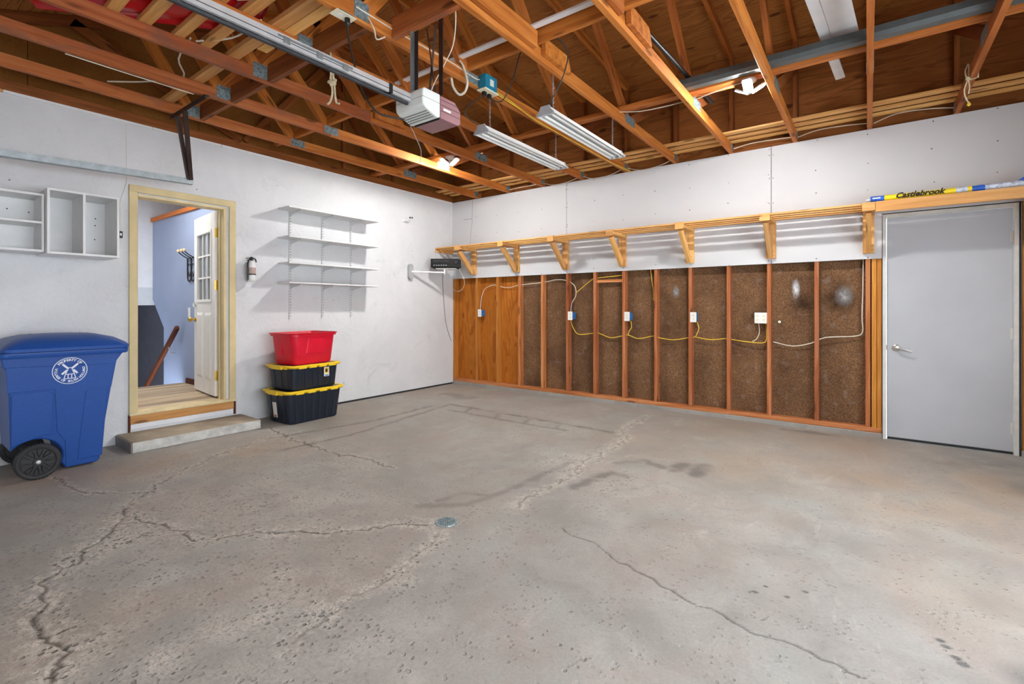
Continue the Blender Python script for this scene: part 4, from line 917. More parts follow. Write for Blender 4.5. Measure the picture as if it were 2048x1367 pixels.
# ================================================================== TOTES
def tote(name, label, cx, cy, z0, rz, bot, top, h, body, lid=None, ribs=True):
    t = thing(name, label, 'storage tote', (cx, cy, z0), rz)
    q = lambda n, mb, mt, par=t, **k: obj(n, mb, M[mt], par, world=False, **k)
    bx, by = bot; tx_, ty = top
    if lid:
        q('body', MB().loft([rrect(0,0,bx*.96,by*.96,.05,0.001), rrect(0,0,bx,by,.05,.012), rrect(0,0,bx+(tx_-bx)*.93,by+(ty-by)*.93,.05,h*.93), rrect(0,0,tx_+.008,ty+.008,.05,h*.935), rrect(0,0,tx_+.008,ty+.008,.05,h*.985)]), body, smooth=True)
        at = lambda s, u, z: (bx+(tx_-bx)*z/h+.001) if s == 'x' else (by+(ty-by)*z/h+.001)
        if ribs:
            for u in (-.80, -.48, -.1, .18, .50, .80):
                z0_, z1_ = .02, h*.92; f0, f1 = bx+(tx_-bx)*z0_/h, bx+(tx_-bx)*z1_/h
                q('rib', MB().beam((f0+.001, u*by*.92, z0_), (f1+.001, u*ty*.92, z1_), .030, .010, up=(1,0,0)), body, bevel=.004)
            for u in (-.6, .05, .6):
                f0, f1 = -(by+(ty-by)*.02/h), -(by+(ty-by)*.92)
                q('rib', MB().beam((u*bx*.9, f0-.001, .02), (u*tx_*.9, f1-.001, h*.92), .028, .010, up=(0,1,0)), body, bevel=.004)
        L = q('lid', MB().loft([rrect(0,0,tx_+.014,ty+.014,.055,h-.030), rrect(0,0,tx_+.03,ty+.03,.06,h-.014), rrect(0,0,tx_+.03,ty+.03,.06,h-.006), rrect(0,0,tx_+.022,ty+.022,.055,h), rrect(0,0,tx_-.012,ty-.012,.045,h), rrect(0,0,tx_-.02,ty-.02,.045,h-.009)]), lid, smooth=True)
        for u in (-.62, -.2, .22, .64): q('lid_tab', MB().box(tx_+.004, tx_+.029, u*ty-.045, u*ty+.045, h-.036, h-.008), lid, L, bevel=.004)
        for u in (-.5, .5): q('lid_tab', MB().box(u*tx_-.045, u*tx_+.045, -ty-.029, -ty-.004, h-.036, h-.008), lid, L, bevel=.004)
        q('latch', MB().box(-.09, .09, -ty-.045, -ty-.02, h-.04, h-.004), lid, L, bevel=.006)
    else:
        th = .006
        s_ = [rrect(0,0,bx*.94,by*.95,.05,.001), rrect(0,0,bx,by,.055,.015), rrect(0,0,tx_-.004,ty-.004,.065,h*.90), rrect(0,0,tx_+.014,ty+.014,.07,h*.905), rrect(0,0,tx_+.014,ty+.014,.07,h*.95), rrect(0,0,tx_+.026,ty+.026,.075,h-.004), rrect(0,0,tx_+.026,ty+.026,.075,h), rrect(0,0,tx_+.012,ty+.012,.068,h), rrect(0,0,tx_-.006,ty-.006,.062,h*.93), rrect(0,0,bx-th,by-th,.05,.02)]
        q('body', MB().loft(s_), body, smooth=True)
        zc = h*.60
        q('grip_recess', MB().loft([[(tx_-.006-(1-zz/h)*(tx_-bx)+.004+dx, p[0], zz) for p, zz in ((( -.10*k_,), h*.84), ((.10*k_,), h*.84), ((.12*k_,), h*.34), ((-.12*k_,), h*.34))] for dx, k_ in ((0, 1), (.006, .92))]), body, bevel=.003)
        q('grip_recess', MB().box(-.08, -.02, -ty+.012, -ty+.03, h*.3, h*.84), body)
        for zz in (.28, .56): q('rim_ridge', MB().beam((tx_-.016+.006*zz, -ty*.78, h*zz), (tx_-.016+.006*zz, -ty*.72, h*zz), .006, .004), body)
    return t
t1 = tote('storage_tote', 'large black tote with yellow lid on the floor, bottom of the stack', .362, -2.745, .001, math.radians(2), (.205,.287), (.225,.325), .345, 'tote', 'yellow')
t2 = tote('storage_tote', 'shallower black tote with yellow lid in the middle of the stack', .362, -2.745, .3475, math.radians(5), (.198,.270), (.212,.292), .262, 'tote', 'yellow')
t3 = tote('storage_tote', 'open red tote on top of the stack', .375, -2.755, .611, math.radians(8), (.172,.242), (.198,.278), .335, 'red')
# stickers
obj('sticker', MB().box(.2165, .2185, .09, .155, .115, .215), M['sticker'], t2, world=False, label='white and yellow product sticker')
obj('sticker_print', MB().box(.2186, .2194, .098, .148, .145, .208), M['sticker_y'], t2, world=False); obj('sticker_print', MB().box(.2195, .220, .106, .132, .160, .195), M['iron'], t2, world=False); obj('sticker_print', MB().box(.2186, .2194, .098, .148, .120, .132), M['elblue'], t2, world=False)
obj('sticker', MB().beam((-.035, -.304, .06), (-.035, -.322, .22), .07, .003, up=(0,1,0)), M['sticker'], t1, world=False, label='white paper label'); obj('sticker_print', MB().beam((-.03, -.3065, .065), (-.03, -.309, .085), .04, .002, up=(0,1,0)), M['orange'], t1, world=False)
# ================================================================== BLUE BIN
bn = thing('wheeled_bin', 'blue wheeled refuse bin with a windmill crest beside the door', 'bin', (.34, -4.76, 0))
arc = [(-4.905+.150*math.cos(t), .115+.150*math.sin(t)) for t in [math.radians(v) for v in [146, 135, 120, 105, 90, 75, 60, 45, 30, 15, 0, -20]]]
prof = [(-4.735, .012), (-4.56, .012), (-4.538, .03), (-4.515, .45), (-4.488, .56), (-4.478, .60), (-4.452, .80), (-4.405, .875), (-5.085, .875), (-5.075, .80), (-5.05, .78), (-5.032, .30)]+arc
m = MB(); n = len(prof)
def binx(z): return .515+.10*min(z, .9)/.9
left = [(.68-binx(z)-.005, a, z) for a, z in prof]; right = [(binx(z), a, z) for a, z in prof]
m.add(left+right, [tuple(range(n)), tuple(range(2*n-1, n-1, -1))]+[(k, (k+1) % n, n+(k+1) % n, n+k) for k in range(n)])
obj('body', m, M['binblue'], bn, bevel=.012, seg=3, smooth=True)
def sideslab(name, poly, t0=-.002, t1=.007, mat='binblue', par=bn, **k):
    mm = MB(); n_ = len(poly); A = [(binx(z)+t0, a, z) for a, z in poly]; B = [(binx(z)+t1, a, z) for a, z in poly]
    mm.add(A+B, [tuple(range(n_)), tuple(range(2*n_-1, n_-1, -1))]+[(i, (i+1) % n_, n_+(i+1) % n_, n_+i) for i in range(n_)])
    return obj(name, mm, M[mat], par, **k)
sideslab('side_panel', [(-5.03,.60),(-5.0,.61),(-4.84,.61),(-4.815,.585),(-4.815,.285),(-4.86,.29),(-5.028,.235)], bevel=.005, seg=2)
sideslab('side_panel', [(-4.525,.06),(-4.505,.55),(-4.50,.602),(-4.60,.602),(-4.635,.58),(-4.665,.2),(-4.672,.06)], bevel=.005, seg=2)
sideslab('side_panel', [(-4.735,.02),(-4.55,.02),(-4.462,.78),(-5.06,.80),(-5.05,.62),(-4.81,.62),(-4.79,.3),(-4.745,.22)], t1=.0035, bevel=.003)
obj('rim', MB().loft([rrect(.34, -4.745, .318, .352, .05, .862), rrect(.34, -4.745, .325, .36, .05, .872), rrect(.34, -4.745, .325, .36, .05, .898), rrect(.34, -4.745, .315, .35, .05, .902)]), M['binblue'], bn, smooth=True)
lid = obj('lid', MB().loft([rrect(.34,-4.735,.335,.352,.06,.903), rrect(.34,-4.735,.338,.355,.06,.925), rrect(.34,-4.735,.322,.335,.07,.948), rrect(.34,-4.74,.27,.285,.09,.985), rrect(.34,-4.75,.18,.20,.09,1.012), rrect(.34,-4.75,.06,.08,.05,1.02)]), M['binblue'], bn, smooth=True)
for (a, b) in ((-4.98, -4.86), (-4.72, -4.60)): obj('lid_sticker', MB().beam((.55, a, .985), (.55, b, .990), .06, .002, up=(.4,0,1)), M['maroon'], lid)
for yv in (-4.90, -4.62): obj('lid_rib', MB().tube(smoothpath([(.66,yv,.94),(.60,yv,.968),(.50,yv,.996),(.34,yv,1.014)]), .008, 6), M['binblue'], lid)
obj('handle_bar', MB().cyl((.10, -5.12, .89), (.58, -5.12, .89), .016, 12), M['binblue'], bn, smooth=True)
for xx in (.10, .34, .58): obj('handle_arm', MB().beam((xx, -5.08, .885), (xx, -5.125, .89), .02, .03), M['binblue'], bn)
obj('axle', MB().cyl((.05, -4.905, .118), (.645, -4.905, .118), .011, 10), M['galv'], bn)
for (xa, xb) in ((.598, .652), (.018, .072)):
    wx = (xa+xb)/2; s = 1 if xa > .3 else -1
    wh = obj('wheel', MB().lathe([(.096,xa+.006),(.112,xa),(.122,xa+.008),(.1225,xb-.008),(.112,xb),(.097,xb-.004),(.092,xb-.012),(.03,xb-.010),(.026,xb-.002),(.02,xb-.002)], (0, -4.905, .1235), 'x', 40), M['rubber'], bn, smooth=True)
    tr_ = MB()
    for k in range(36):
        t = 2*math.pi*k/36; tr_.beam((xa+.004, -4.905+.1225*math.cos(t), .1235+.1225*math.sin(t)), (xb-.004, -4.905+.1225*math.cos(t+.05), .1235+.1225*math.sin(t+.05)), .009, .0022, up=(0, math.cos(t), math.sin(t)))
    o_ = obj('tread', tr_, M['rubber'], wh); o_['kind'] = 'stuff'
    if s > 0:
        for k in range(10):
            t = 2*math.pi*k/10+.2; c_, s_ = math.cos(t), math.sin(t)
            obj('spoke', MB().tube([(xb-.010, -4.905+r_*math.cos(t+o), .1235+r_*math.sin(t+o)) for r_, o in ((.035,.0),(.06,.17),(.085,.16),(.088,0),(.085,-.16),(.06,-.17),(.035,0))], .0035, 6), M['black'], wh, smooth=True)
        obj('hub_cap', MB().lathe([(.015,xb-.004),(.015,xb+.004),(.011,xb+.008),(.003,xb+.009)], (0, -4.905, .1235), 'x', 16), M['hub'], wh, smooth=True)
# crest
cy_, cz_ = -4.728, .748; K = .099
sl_ = .10/.9                                # lean of the bin side
def CM(dx=0): # local (u right, v up, w out) -> world on the bin side
    return Matrix(((sl_*0, sl_, 1, binx(cz_)+.0038+dx), (1, 0, 0, cy_), (0, 1, -sl_*0, cz_), (0, 0, 0, 1)))
cr = MB(); ring = []
nr = 48
for (r0, r1) in ((K, K*.955),):
    for r in (r0, r1):
        for w_ in (0, .0012): ring.append([(r*math.cos(2*math.pi*k/nr), r*math.sin(2*math.pi*k/nr), w_) for k in range(nr)])
cr.add([p for rg in (ring[0], ring[1], ring[3], ring[2]) for p in rg], [(i*nr+k, i*nr+(k+1) % nr, ((i+1) % 4)*nr+(k+1) % nr, ((i+1) % 4)*nr+k) for i in range(4) for k in range(nr)])
cr.xf(CM()); crest = obj('crest_ring', cr, M['decal'], bn, label='white round windmill crest')
def slabuv(poly, th=.0012):
    mm = MB(); n_ = len(poly); mm.add([(a, b, 0) for a, b in poly]+[(a, b, th) for a, b in poly], [tuple(reversed(range(n_))), tuple(range(n_, 2*n_))]+[(i, (i+1) % n_, n_+(i+1) % n_, n_+i) for i in range(n_)])
    return mm.xf(CM())
def barv(p, q_, w_):
    dx, dy = q_[0]-p[0], q_[1]-p[1]; L = math.hypot(dx, dy); nx_, ny_ = -dy/L*w_/2, dx/L*w_/2
    return [(p[0]+nx_, p[1]+ny_), (p[0]-nx_, p[1]-ny_), (q_[0]-nx_, q_[1]-ny_), (q_[0]+nx_, q_[1]+ny_)]
for (p, q_) in (((-.012,.018),(-.042,.05)), ((.012,.018),(.044,.05)), ((-.016,.005),(-.045,-.024)), ((.018,.006),(.042,-.022))): obj('windmill_sail', slabuv(barv(p, q_, .013)), M['decal'], crest)
for (p, q_) in (((-.008,.022),(.008,.022)), ((-.008,.022),(-.026,-.03)), ((.008,.022),(.026,-.03)), ((-.026,-.03),(-.033,-.058)), ((.026,-.03),(.033,-.058)), ((-.033,-.058),(.033,-.058)), ((-.02,-.026),(.02,-.026)), ((-.010,-.026),(-.010,-.056)), ((.010,-.026),(.010,-.056))): obj('windmill_line', slabuv(barv(p, q_, .005)), M['decal'], crest)
def arctext(txt, r, a0, a1, size, inward=False):
    for i, ch in enumerate(txt):
        if ch == ' ': continue
        a = math.radians(a0+(a1-a0)*i/(len(txt)-1)); R = Matrix.Rotation(a-math.pi/2 if not inward else a+math.pi/2, 4, 'Z')
        mm = MB(); text_mb(mm, ch, size, CM() @ Matrix.Translation((r*math.cos(a), r*math.sin(a), .0008)) @ R); obj('letter', mm, M['decal'], crest)
arctext('PROPERTY OF', .079, 140, 42, .024)
arctext('VILLAGE OF SOUTH HOLLAND', .079, 168, 372, .022, True)
sideslab('maker_mark', [(-4.80,.555),(-4.70,.552),(-4.70,.575),(-4.80,.578)], t0=.003, t1=.0052)
# ================================================================== BACK WALL SHELF
ws = thing('wall_shelf', 'long slatted pine shelf on timber brackets along the back wall', 'shelf', (.02, -.014, 1.72))
zs = 2.094
for k, (a, b) in enumerate(((-.405, -.345), (-.290, -.232), (-.178, -.120), (-.064, -.018))):
    obj('slat', MB().box(.022, 2.92, a, b, zs+.0185, zs+.037, axis=0), M['pine'], ws, bevel=.002)
    obj('slat', MB().box(2.924, 6.85, a, b, zs+.0185, zs+.037, axis=0), M['pine'], ws, bevel=.002)
obj('end_board', MB().box(.006, .0215, -.405, -.016, zs-.03, zs+.037, axis=1), M['pine'], ws, bevel=.002)
obj('fascia', MB().box(5.41, 6.85, -.4245, -.4065, zs-.05, zs+.039, axis=0), M['pine'], ws, bevel=.002)
for x in (.473, 1.288, 2.10, 2.913, 3.728, 4.55, 5.362, 6.42):
    u = obj('bracket', MB().box(x-.044, x+.044, -.0515, -.0135, 1.722, zs+.017, axis=2), M['pine'], ws, bevel=.002)
    obj('arm', MB().box(x-.044, x+.044, -.412, -.053, zs-.020, zs+.018, axis=1), M['pine'], u, bevel=.002)
    obj('arm_cap', MB().box(x-.046, x+.046, -.4305, -.413, zs-.036, zs+.037), M['pine'], u, bevel=.002)
    obj('brace', MB().beam((x, -.075, 1.755), (x, -.372, zs-.045), .040, .07, up=(0, .3, .3), cut0=.6, cut1=-.5), M['pine'], u, bevel=.002)
    for zz in (1.75, 1.79): obj('screw', MB().cyl((x+.028, -.052, zz), (x+.028, -.0535, zz), .004, 6), M['dustgrey'], u)
# wrapped roll on the shelf
rl = thing('wrapped_roll', 'long thin yellow and blue wrapped package lying on the pine shelf above the side door', 'package', (5.37, -.33, zs+.037))
def ell(x, z, ry, rz_, n=16): return [(x, -.34+ry*math.cos(2*math.pi*k/n), z+rz_*math.sin(2*math.pi*k/n)) for k in range(n)]
zr = zs+.0385
def seg(a, b, mat, name='wrapper_band', crinkle=0):
    secs = []; k = max(2, int((b-a)/.02))
    for i in range(k+1):
        x = a+(b-a)*i/k; c = random.uniform(-1, 1)*crinkle; secs.append(ell(x, zr+.0305+c*.3, .045+c, .029+c*.4))
    return obj(name, MB().loft(secs), M[mat], rl, smooth=True)
seg(5.375, 5.47, 'stripblue', crinkle=.003); seg(5.4705, 5.93, 'stripyellow'); seg(5.9305, 6.0, 'stripclear', crinkle=.003); seg(6.0005, 6.025, 'stripyellow'); seg(6.0255, 6.10, 'stripblue', crinkle=.002); seg(6.1005, 6.60, 'stripclear', crinkle=.004)
obj('roll_end', MB().lathe([(.010,-.03),(.013,-.015),(.010,0)], (5.3745, -.34, zr+.03), 'x', 10), M['sticker'], rl, smooth=True)
nm = MB(); text_mb(nm, 'Castlebrook', .062, Matrix.Translation((5.70, -.3865, zr+.036)) @ Matrix.Rotation(math.radians(90), 4, 'X'), extrude=.0025, shear=.35); obj('lettering', nm, M['black'], rl)
nm = MB(); text_mb(nm, 'ACE', .04, Matrix.Translation((5.42, -.387, zr+.024)) @ Matrix.Rotation(math.radians(90), 4, 'X'), extrude=.002, shear=.35) if False else nm.box(5.39, 5.445, -.3878, -.386, zr+.030, zr+.040); obj('lettering', nm, M['decal'], rl)
fl = thing('wrapper_flap', 'blue and white plastic flap at the far end of the wrapped package', 'wrapper', (6.3, -.34, zr+.045))
obj('flap', MB().prism([(6.26, zr+.044), (6.34, zr+.10), (6.44, zr+.115), (6.42, zr+.044)], -.345, -.335, plane='xz'), M['stripblue'], fl)
# ================================================================== ELECTRICS ON THE BACK WALL
def outlet(x, z, label, wide=.07, side=1, boxw=True, kind='duplex', col='sticker', yb=-.006):
    t = thing('outlet_box', label, 'outlet', (x, .02, z), group='outlet boxes on the open studs')
    obj('box', MB().box(x-wide/2+.006, x+wide/2-.002+(.012 if side > 0 else 0), yb+.006, .075, z-.046, z+.046), M['elblue'], t, bevel=.003)
    p = obj('cover_plate', MB().box(x-wide/2, x+wide/2, yb, yb+.0055, z-.057, z+.057), M[col], t, bevel=.003, seg=2)
    for k in ((0,) if wide < .1 else (-.03, .03)):
        for dz in (-.02, .02):
            s = obj('socket', MB().box(x+k-.013, x+k+.013, yb-.0015, yb, z+dz-.012, z+dz+.012), M['ivory'], p, bevel=.003)
            for q_ in (-.005, .005): obj('slot', MB().box(x+k+q_-.001, x+k+q_+.001, yb-.0021, yb-.0015, z+dz-.004, z+dz+.005), M['black'], s)
    return t
outlet(.562, 1.13, 'small white outlet with blue side box on the first plywood stud'); outlet(2.15, 1.105, 'white outlet left of the short cross block bay'); outlet(2.955, 1.105, 'white outlet with blue side box right of the cross block bay'); outlet(3.755, 1.105, 'white outlet under the first pale smudge stud', side=-1); outlet(4.447, 1.105, 'wide double white outlet by the small round hole', wide=.117, side=-1)
obj_h = thing('wall_hole', 'small round pale knockout in the fibreboard beside the double outlet', 'knockout', (4.61, .085, 1.065)); obj('ring', MB().lathe([(.016,.0885),(.022,.0885),(.022,.083),(.016,.083)], (4.61, 0, 1.065), 'y', 16, cap=False), M['black'], obj_h); obj('plug', MB().lathe([(.0155,.0885),(.0155,.084),(.004,.082)], (4.61, 0, 1.065), 'y', 14), M['ivory'], obj_h)
def cable(pl, mat, label, r=.0055, y=.045, name='wall_cable'):
    return tag(obj(name, MB().tube(smoothpath([(a, y+.012*math.sin(i*1.7), b) for i, (a, b) in enumerate(pl)]), r, 6), M[mat], smooth=True), label, 'cable', 'cables threaded through the studs')
cable([(2.131,1.045),(2.158,0.951),(2.252,0.86),(2.459,0.878),(2.548,0.881),(2.708,0.83),(2.87,0.858),(2.956,0.872),(3.082,0.833),(3.276,0.872),(3.345,0.854),(3.513,0.835),(3.685,0.866),(3.767,0.876),(3.933,0.854),(4.099,0.872),(4.159,0.863),(4.31,0.846),(4.46,0.841),(4.494,0.888),(4.49,1.05)], 'wiring_y', 'long yellow cable sagging through the lower studs')
cable([(0.534,1.18),(0.552,1.374),(0.64,1.507),(0.812,1.556),(0.913,1.532),(1.078,1.51),(1.302,1.542),(1.695,1.568),(1.896,1.599),(2.063,1.581),(2.198,1.506),(2.212,1.376),(2.145,1.282),(2.131,1.155)], 'wiring_w', 'pale cable arching across the upper studs at the left')
cable([(2.225,1.42),(2.459,1.591),(2.548,1.599),(2.87,1.62)], 'wiring_y', 'short yellow cable behind the cross block')
cable([(3.237,1.69),(3.255,1.509),(3.275,1.424),(3.28,1.30)], 'wiring_y', 'short yellow cable dropping beside the eighth stud')
cable([(4.558,0.856),(4.735,0.819),(4.905,0.86),(5.015,0.918),(5.25,0.939),(5.315,0.981),(5.312,1.125),(5.318,1.372),(5.322,1.69)], 'wiring_w', 'pale cable rising beside the last stud near the side door')
cable([(4.42,1.05),(4.425,.95),(4.40,.88),(4.36,.852)], 'wiring_w', 'thin pale cable dropping from the double outlet', .004)
cable([(2.985,1.05),(2.99,.97),(2.965,.92),(2.955,.875)], 'wiring_y', 'yellow cable dropping from the outlet right of the cross block')
cable([(3.785,1.05),(3.80,.98),(3.785,.92),(3.77,.88)], 'wiring_y', 'yellow cable dropping from the outlet under the smudge')
# ================================================================== CEILING ELECTRICS
co = thing('ceiling_outlet', 'ivory outlet plate under the fifth truss with a black plug', 'outlet', (2.95, -4.0, 2.885))
obj('box', MB().box(2.925, 2.985, -4.05, -3.96, 2.8805, 2.8895), M['galv'], co); pl_ = obj('cover_plate', MB().box(2.912, 2.99, -4.075, -3.945, 2.8755, 2.88), M['ivory'], co, bevel=.003)
obj('socket', MB().cyl((2.95, -4.03, 2.8735), (2.95, -4.03, 2.8755), .016, 12), M['white'], pl_); obj('plug', MB().lathe([(.012,2.835),(.016,2.845),(.016,2.874)], (2.955, -3.985, 0), 'z', 10), M['black'], co)
(lambda o:o)(obj('power_cord', MB().tube(smoothpath([(2.955,-3.985,2.84),(2.96,-3.98,2.76),(2.99,-3.96,2.60),(3.03,-3.93,2.45),(3.08,-3.88,2.345),(3.13,-3.80,2.325),(3.165,-3.70,2.335)], 5), .0055, 8), M['wiring_k'], co, smooth=True))
tb = thing('teal_outlet_box', 'teal plastic outlet box with ivory plate on the fifth truss', 'outlet', (2.99, -2.78, 2.90))
obj('body', MB().box(2.973, 3.045, -2.85, -2.71, 2.872, 2.985), M['teal'], tb, bevel=.005, seg=2)
obj('cover_plate', MB().box(2.968, 3.055, -2.865, -2.70, 2.862, 2.8715), M['ivory'], tb, bevel=.003); obj('emblem', MB().box(3.0455, 3.0475, -2.80, -2.755, 2.905, 2.955), M['sticker'], tb)
for yy in (-2.82, -2.76): obj('plug', MB().box(2.99, 3.02, yy-.016, yy+.016, 2.832, 2.8615), M['black'], tb, bevel=.004)
ck = lambda pts, mat, label, r=.0045, nm_='ceiling_cable': tag(obj(nm_, MB().tube(smoothpath(pts), r, 6), M[mat], smooth=True), label, 'cable', 'cables strung among the trusses')
obj('cord', MB().tube(smoothpath([(3.0,-2.82,2.83),(2.94,-2.90,2.76),(2.90,-2.92,2.69),(2.915,-2.86,2.645),(2.935,-2.806,2.632)]), .0045, 6), M['wiring_k'], tb, smooth=True)
obj('cord', MB().tube(smoothpath([(3.01,-2.76,2.83),(3.08,-2.70,2.81),(3.2,-2.72,2.93),(3.35,-2.84,3.02),(3.46,-2.915,3.065)]), .0045, 6), M['wiring_k'], tb, smooth=True)
obj('cord', MB().tube(smoothpath([(3.64,-2.91,3.06),(3.72,-2.80,2.97),(3.66,-2.74,2.84),(3.57,-2.74,2.70),(3.54,-2.78,2.632)]), .0045, 6), M['wiring_k'], tube2, smooth=True)
ck([(2.985,-2.70,2.93),(2.995,-2.45,2.91),(2.985,-2.2,2.885),(2.99,-2.0,2.87),(2.98,-1.6,2.88),(2.985,-1.2,2.88),(2.98,-.7,2.88),(2.98,-.25,2.883),(3.0,-.03,2.885)], 'wiring_y', 'yellow cable pair running along the fifth truss to the back wall')
ck([(2.985,-2.70,2.915),(3.0,-2.4,2.89),(2.995,-2.1,2.872),(3.0,-1.7,2.865),(2.992,-1.2,2.872),(2.99,-.6,2.875),(3.03,-.03,2.88)], 'wiring_y', 'second yellow cable twisted beside the fifth truss')
ck([(2.972,-3.94,2.96),(2.975,-3.6,2.95),(2.975,-3.2,2.96),(2.974,-2.9,2.945),(2.985,-2.85,2.95)], 'wiring_w', 'pale cable stapled along the side of the fifth truss')
ck([(2.98,-3.86,2.93),(3.01,-3.84,2.86),(2.98,-3.80,2.83),(2.985,-3.74,2.87)], 'wiring_w', 'pale loop of cable near the steel plate of the fifth truss', .004)
ck([(3.49,-3.66,3.02),(3.47,-3.63,2.85),(3.42,-3.60,2.74),(3.36,-3.60,2.66),(3.28,-3.61,2.56),(3.24,-3.63,2.45)], 'wiring_w', 'thin white wire hanging from the header to the opener', .003)
ck([(2.95,-3.05,3.03),(2.99,-3.04,2.97),(3.02,-3.03,2.86),(3.0,-3.03,2.79),(2.96,-3.05,2.77),(2.93,-3.08,2.82),(2.92,-3.09,2.885)], 'wiring_w', 'thick white cable loop hanging from the end of the white strip', .009)
ck([(2.96,-4.2,3.02),(3.1,-4.0,3.08),(3.3,-3.85,3.05),(3.45,-3.72,3.06),(3.54,-3.6,3.0)], 'wiring_w', 'pale cable sagging above the header board', .004)
ck([(3.575,-1.62,2.96),(3.75,-1.56,2.945),(3.95,-1.52,2.95),(4.14,-1.45,2.98)], 'wiring_w', 'pale cable sagging between the sixth and seventh trusses', .004)
ck([(4.18,-1.45,2.975),(4.4,-1.52,2.972),(4.60,-1.557,2.972)], 'wiring_w', 'pale cable leading to the lamp under the gutter', .004)
for k, (a, b, d) in enumerate(((1.16,1.72,.0),(1.76,2.33,.05),(2.36,2.93,.06),(2.98,3.54,.055),(4.19,4.75,-.02),(4.79,5.36,-.03),(5.40,5.95,-.045))):
    n_ = ('second and third','third and fourth','fourth and fifth','fifth and sixth','seventh and eighth','eighth and ninth','ninth and tenth')[k]
    ck([(a,-.035,2.93),(a*.7+b*.3,-.05,2.93-d),(a*.3+b*.7,-.05,2.93-d*.8),(b,-.035,2.94)], 'wiring_w', f'white cable drooping at the wall top between the {n_} trusses', .0045)
ck([(.56,-4.5,2.99),(.75,-4.35,2.99),(.95,-4.25,2.985),(1.15,-4.18,2.985),(1.4,-4.3,2.99),(1.75,-4.35,3.0)], 'wiring_w', 'pale cable lying loose across the left trusses', .006)
ck([(1.76,-4.32,2.99),(2.0,-4.2,2.985),(2.2,-4.16,3.01),(2.33,-4.17,3.0)], 'wiring_w', 'pale cable lying loose between the third and fourth trusses', .006)
ck([(2.37,-4.33,3.03),(2.55,-4.22,3.035),(2.75,-4.25,3.06),(2.9,-4.4,3.1)], 'wiring_w', 'pale cable curving over the plank ends beside the opener rail', .006)
ck([(1.112,-4.85,2.886),(1.11,-4.5,2.885),(1.112,-4.1,2.886)], 'wiring_w', 'thin pale cable under the second truss', .004)
ck([(3.16,-3.70,2.31),(3.17,-3.66,2.24),(3.15,-3.60,2.18),(3.09,-3.55,2.13)], 'wiring_g', 'thin grey antenna wire hanging below the opener', .0022)
# ropes
rp = thing('hanging_rope', 'knotted pale rope hanging below the opener rail', 'rope', (2.33, -3.72, 2.89))
obj('rope_strand', MB().tube(smoothpath([(2.37,-3.72,3.0),(2.385,-3.72,2.9),(2.38,-3.72,2.80),(2.39,-3.715,2.70),(2.375,-3.72,2.64),(2.355,-3.73,2.62)]), .007, 7), M['rope'], rp, smooth=True)
obj('rope_strand', MB().tube(smoothpath([(2.38,-3.715,2.9),(2.40,-3.71,2.78),(2.40,-3.70,2.68),(2.40,-3.69,2.635),(2.42,-3.68,2.625)]), .007, 7), M['rope'], rp, smooth=True)
obj('knot', MB().tube(smoothpath([(2.37,-3.72,2.80),(2.405,-3.70,2.785),(2.41,-3.72,2.76),(2.375,-3.735,2.765),(2.375,-3.705,2.79),(2.40,-3.70,2.76),(2.385,-3.73,2.745)]), .009, 7), M['rope'], rp, smooth=True)
X10 = TR[9]
tc = thing('tied_cord', 'pale cord knotted around the rightmost truss', 'rope', (X10, -.84, 2.89))
obj('wrap', MB().tube([(X10-.024,-.83,2.885),(X10-.025,-.84,2.985),(X10+.025,-.84,2.985),(X10+.025,-.83,2.884),(X10-.024,-.82,2.882)], .005, 6), M['rope'], tc, smooth=True)
obj('knot', MB().lathe([(.004,-.016),(.014,-.006),(.014,.006),(.004,.016)], (X10-.03, -.83, 2.89), 'z', 10), M['rope'], tc, smooth=True)
obj('tail', MB().tube(smoothpath([(X10-.03,-.83,2.88),(X10-.045,-.80,2.82),(X10-.035,-.79,2.76),(X10-.02,-.78,2.73)]), .0045, 6), M['rope'], tc, smooth=True)
obj('tail', MB().tube(smoothpath([(X10-.03,-.84,2.88),(X10-.02,-.83,2.83),(X10-.025,-.82,2.78)]), .004, 6), M['rope'], tc, smooth=True)
obj('tail', MB().tube(smoothpath([(X10-.035,-.83,2.89),(X10-.045,-.84,2.94),(X10-.03,-.85,2.99)]), .004, 6), M['rope'], tc, smooth=True)
obj('tassel', MB().lathe([(.004,-.018),(.012,-.01),(.009,.004),(.004,.012)], (X10-.018, -.78, 2.72), 'z', 8), M['sticker_y'], tc)
# ================================================================== FLOOR DRAIN
fd = thing('floor_drain', 'round cast iron drain grate in the middle of the floor', 'drain', (3.44, -3.675, 0))
obj('sump', MB().lathe([(.058,.0006),(.058,.0016)], (3.44, -3.675, 0), 'z', 28), M['black'], fd)
obj('rim', MB().lathe([(.052,.0006),(.064,.0006),(.062,.0045),(.053,.0045)], (3.44, -3.675, 0), 'z', 32, cap=False), M['plate'], fd)
gr = MB()
for s in (-1, 1):
    for k in range(-4, 5):
        d = k*.0125; L = math.sqrt(max(.0535**2-d*d, 0)); a = math.radians(45*s); c_, s_ = math.cos(a), math.sin(a)
        gr.beam((3.44+c_*-L-s_*d, -3.675+s_*-L+c_*d, .0030), (3.44+c_*L-s_*d, -3.675+s_*L+c_*d, .0030), .0045, .0025)
o_ = obj('grille', gr, M['plate'], fd); o_['kind'] = 'stuff'
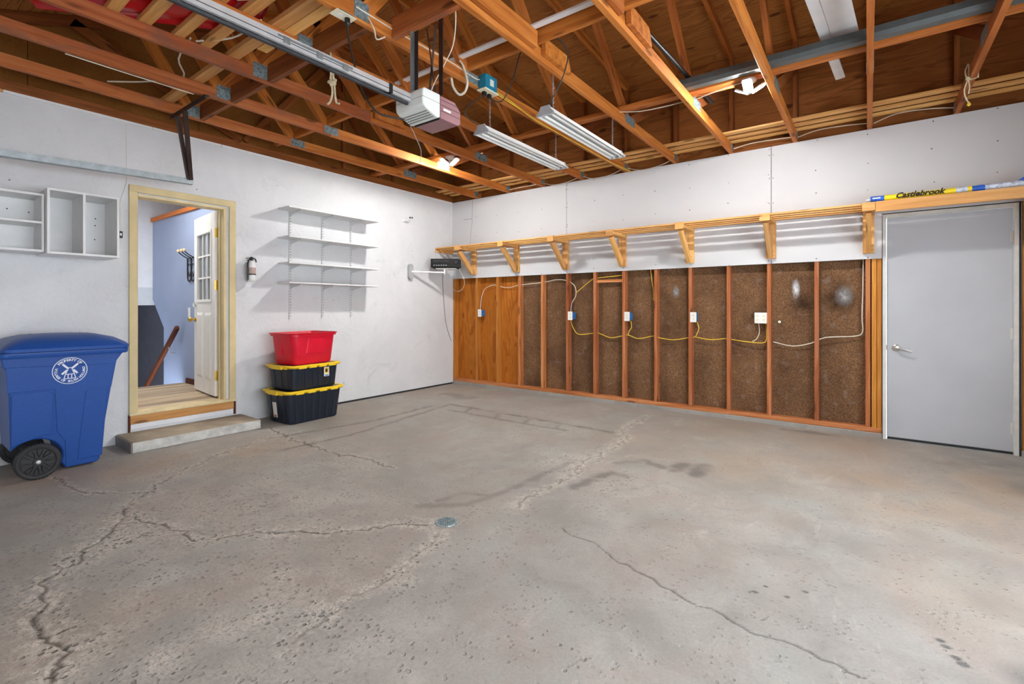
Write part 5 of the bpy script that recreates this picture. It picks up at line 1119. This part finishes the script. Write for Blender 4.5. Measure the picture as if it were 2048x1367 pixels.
# ================================================================== HALL THINGS
hr = thing('handrail', 'dark wooden handrail descending along the blue stair wall', 'handrail', (-1.7, -3.25, .96))
obj('rail', MB().beam((-1.66, -3.275, .965), (-3.6, -3.275, -.52), .045, .06), M['mahog'], hr, bevel=.012, seg=3)
for x in (-1.95, -3.0): obj('bracket', MB().tube([(x, -3.2005, .62+(x+1.95)*.763), (x, -3.26, .62+(x+1.95)*.763), (x, -3.275, .70+(x+1.95)*.763)], .007, 6), M['nickel'], hr)
cr_ = thing('coat_rack', 'black wire coat rack with pale wooden knobs on the blue wall', 'coat rack', (-1.42, -3.22, 1.7))
for (a, b) in ((-1.51,-1.40),(-1.40,-1.29)):
    obj('loop', MB().tube(smoothpath([(a,-3.215,1.83),(a,-3.215,1.62),((a+b)/2-.03,-3.215,1.55),((a+b)/2+.03,-3.215,1.55),(b,-3.215,1.62),(b,-3.215,1.83)]), .008, 6), M['blackiron'], cr_, smooth=True)
    obj('scroll', MB().tube(smoothpath([(a,-3.215,1.72),((a+b)/2,-3.215,1.76),(b,-3.215,1.70),((a+b)/2,-3.215,1.60),(a+.01,-3.215,1.68)]), .005, 6), M['blackiron'], cr_, smooth=True)
obj('crossbar', MB().cyl((-1.52,-3.215,1.83), (-1.28,-3.215,1.83), .007, 6), M['blackiron'], cr_)
for i, x in enumerate((-1.50, -1.40, -1.31)):
    hkk = obj('prong', MB().tube(smoothpath([(x,-3.212,1.83),(x-.02,-3.26,1.86),(x-.04,-3.30,1.90)]), .007, 6), M['blackiron'], cr_, smooth=True)
    obj('knob', MB().lathe([(.006,-.016),(.017,-.006),(.017,.012),(.008,.022)], (x-.045, -3.305, 1.915), 'z', 10), M['bulbwood'], hkk, smooth=True)
sw = thing('light_switch', 'white light switch plate on the blue wall', 'switch', (-1.49, -3.2, 1.155)); obj('plate', MB().box(-1.525, -1.455, -3.2065, -3.2008, 1.095, 1.215), M['white'], sw, bevel=.002); obj('toggle', MB().box(-1.495, -1.485, -3.216, -3.2066, 1.145, 1.165), M['white'], sw)
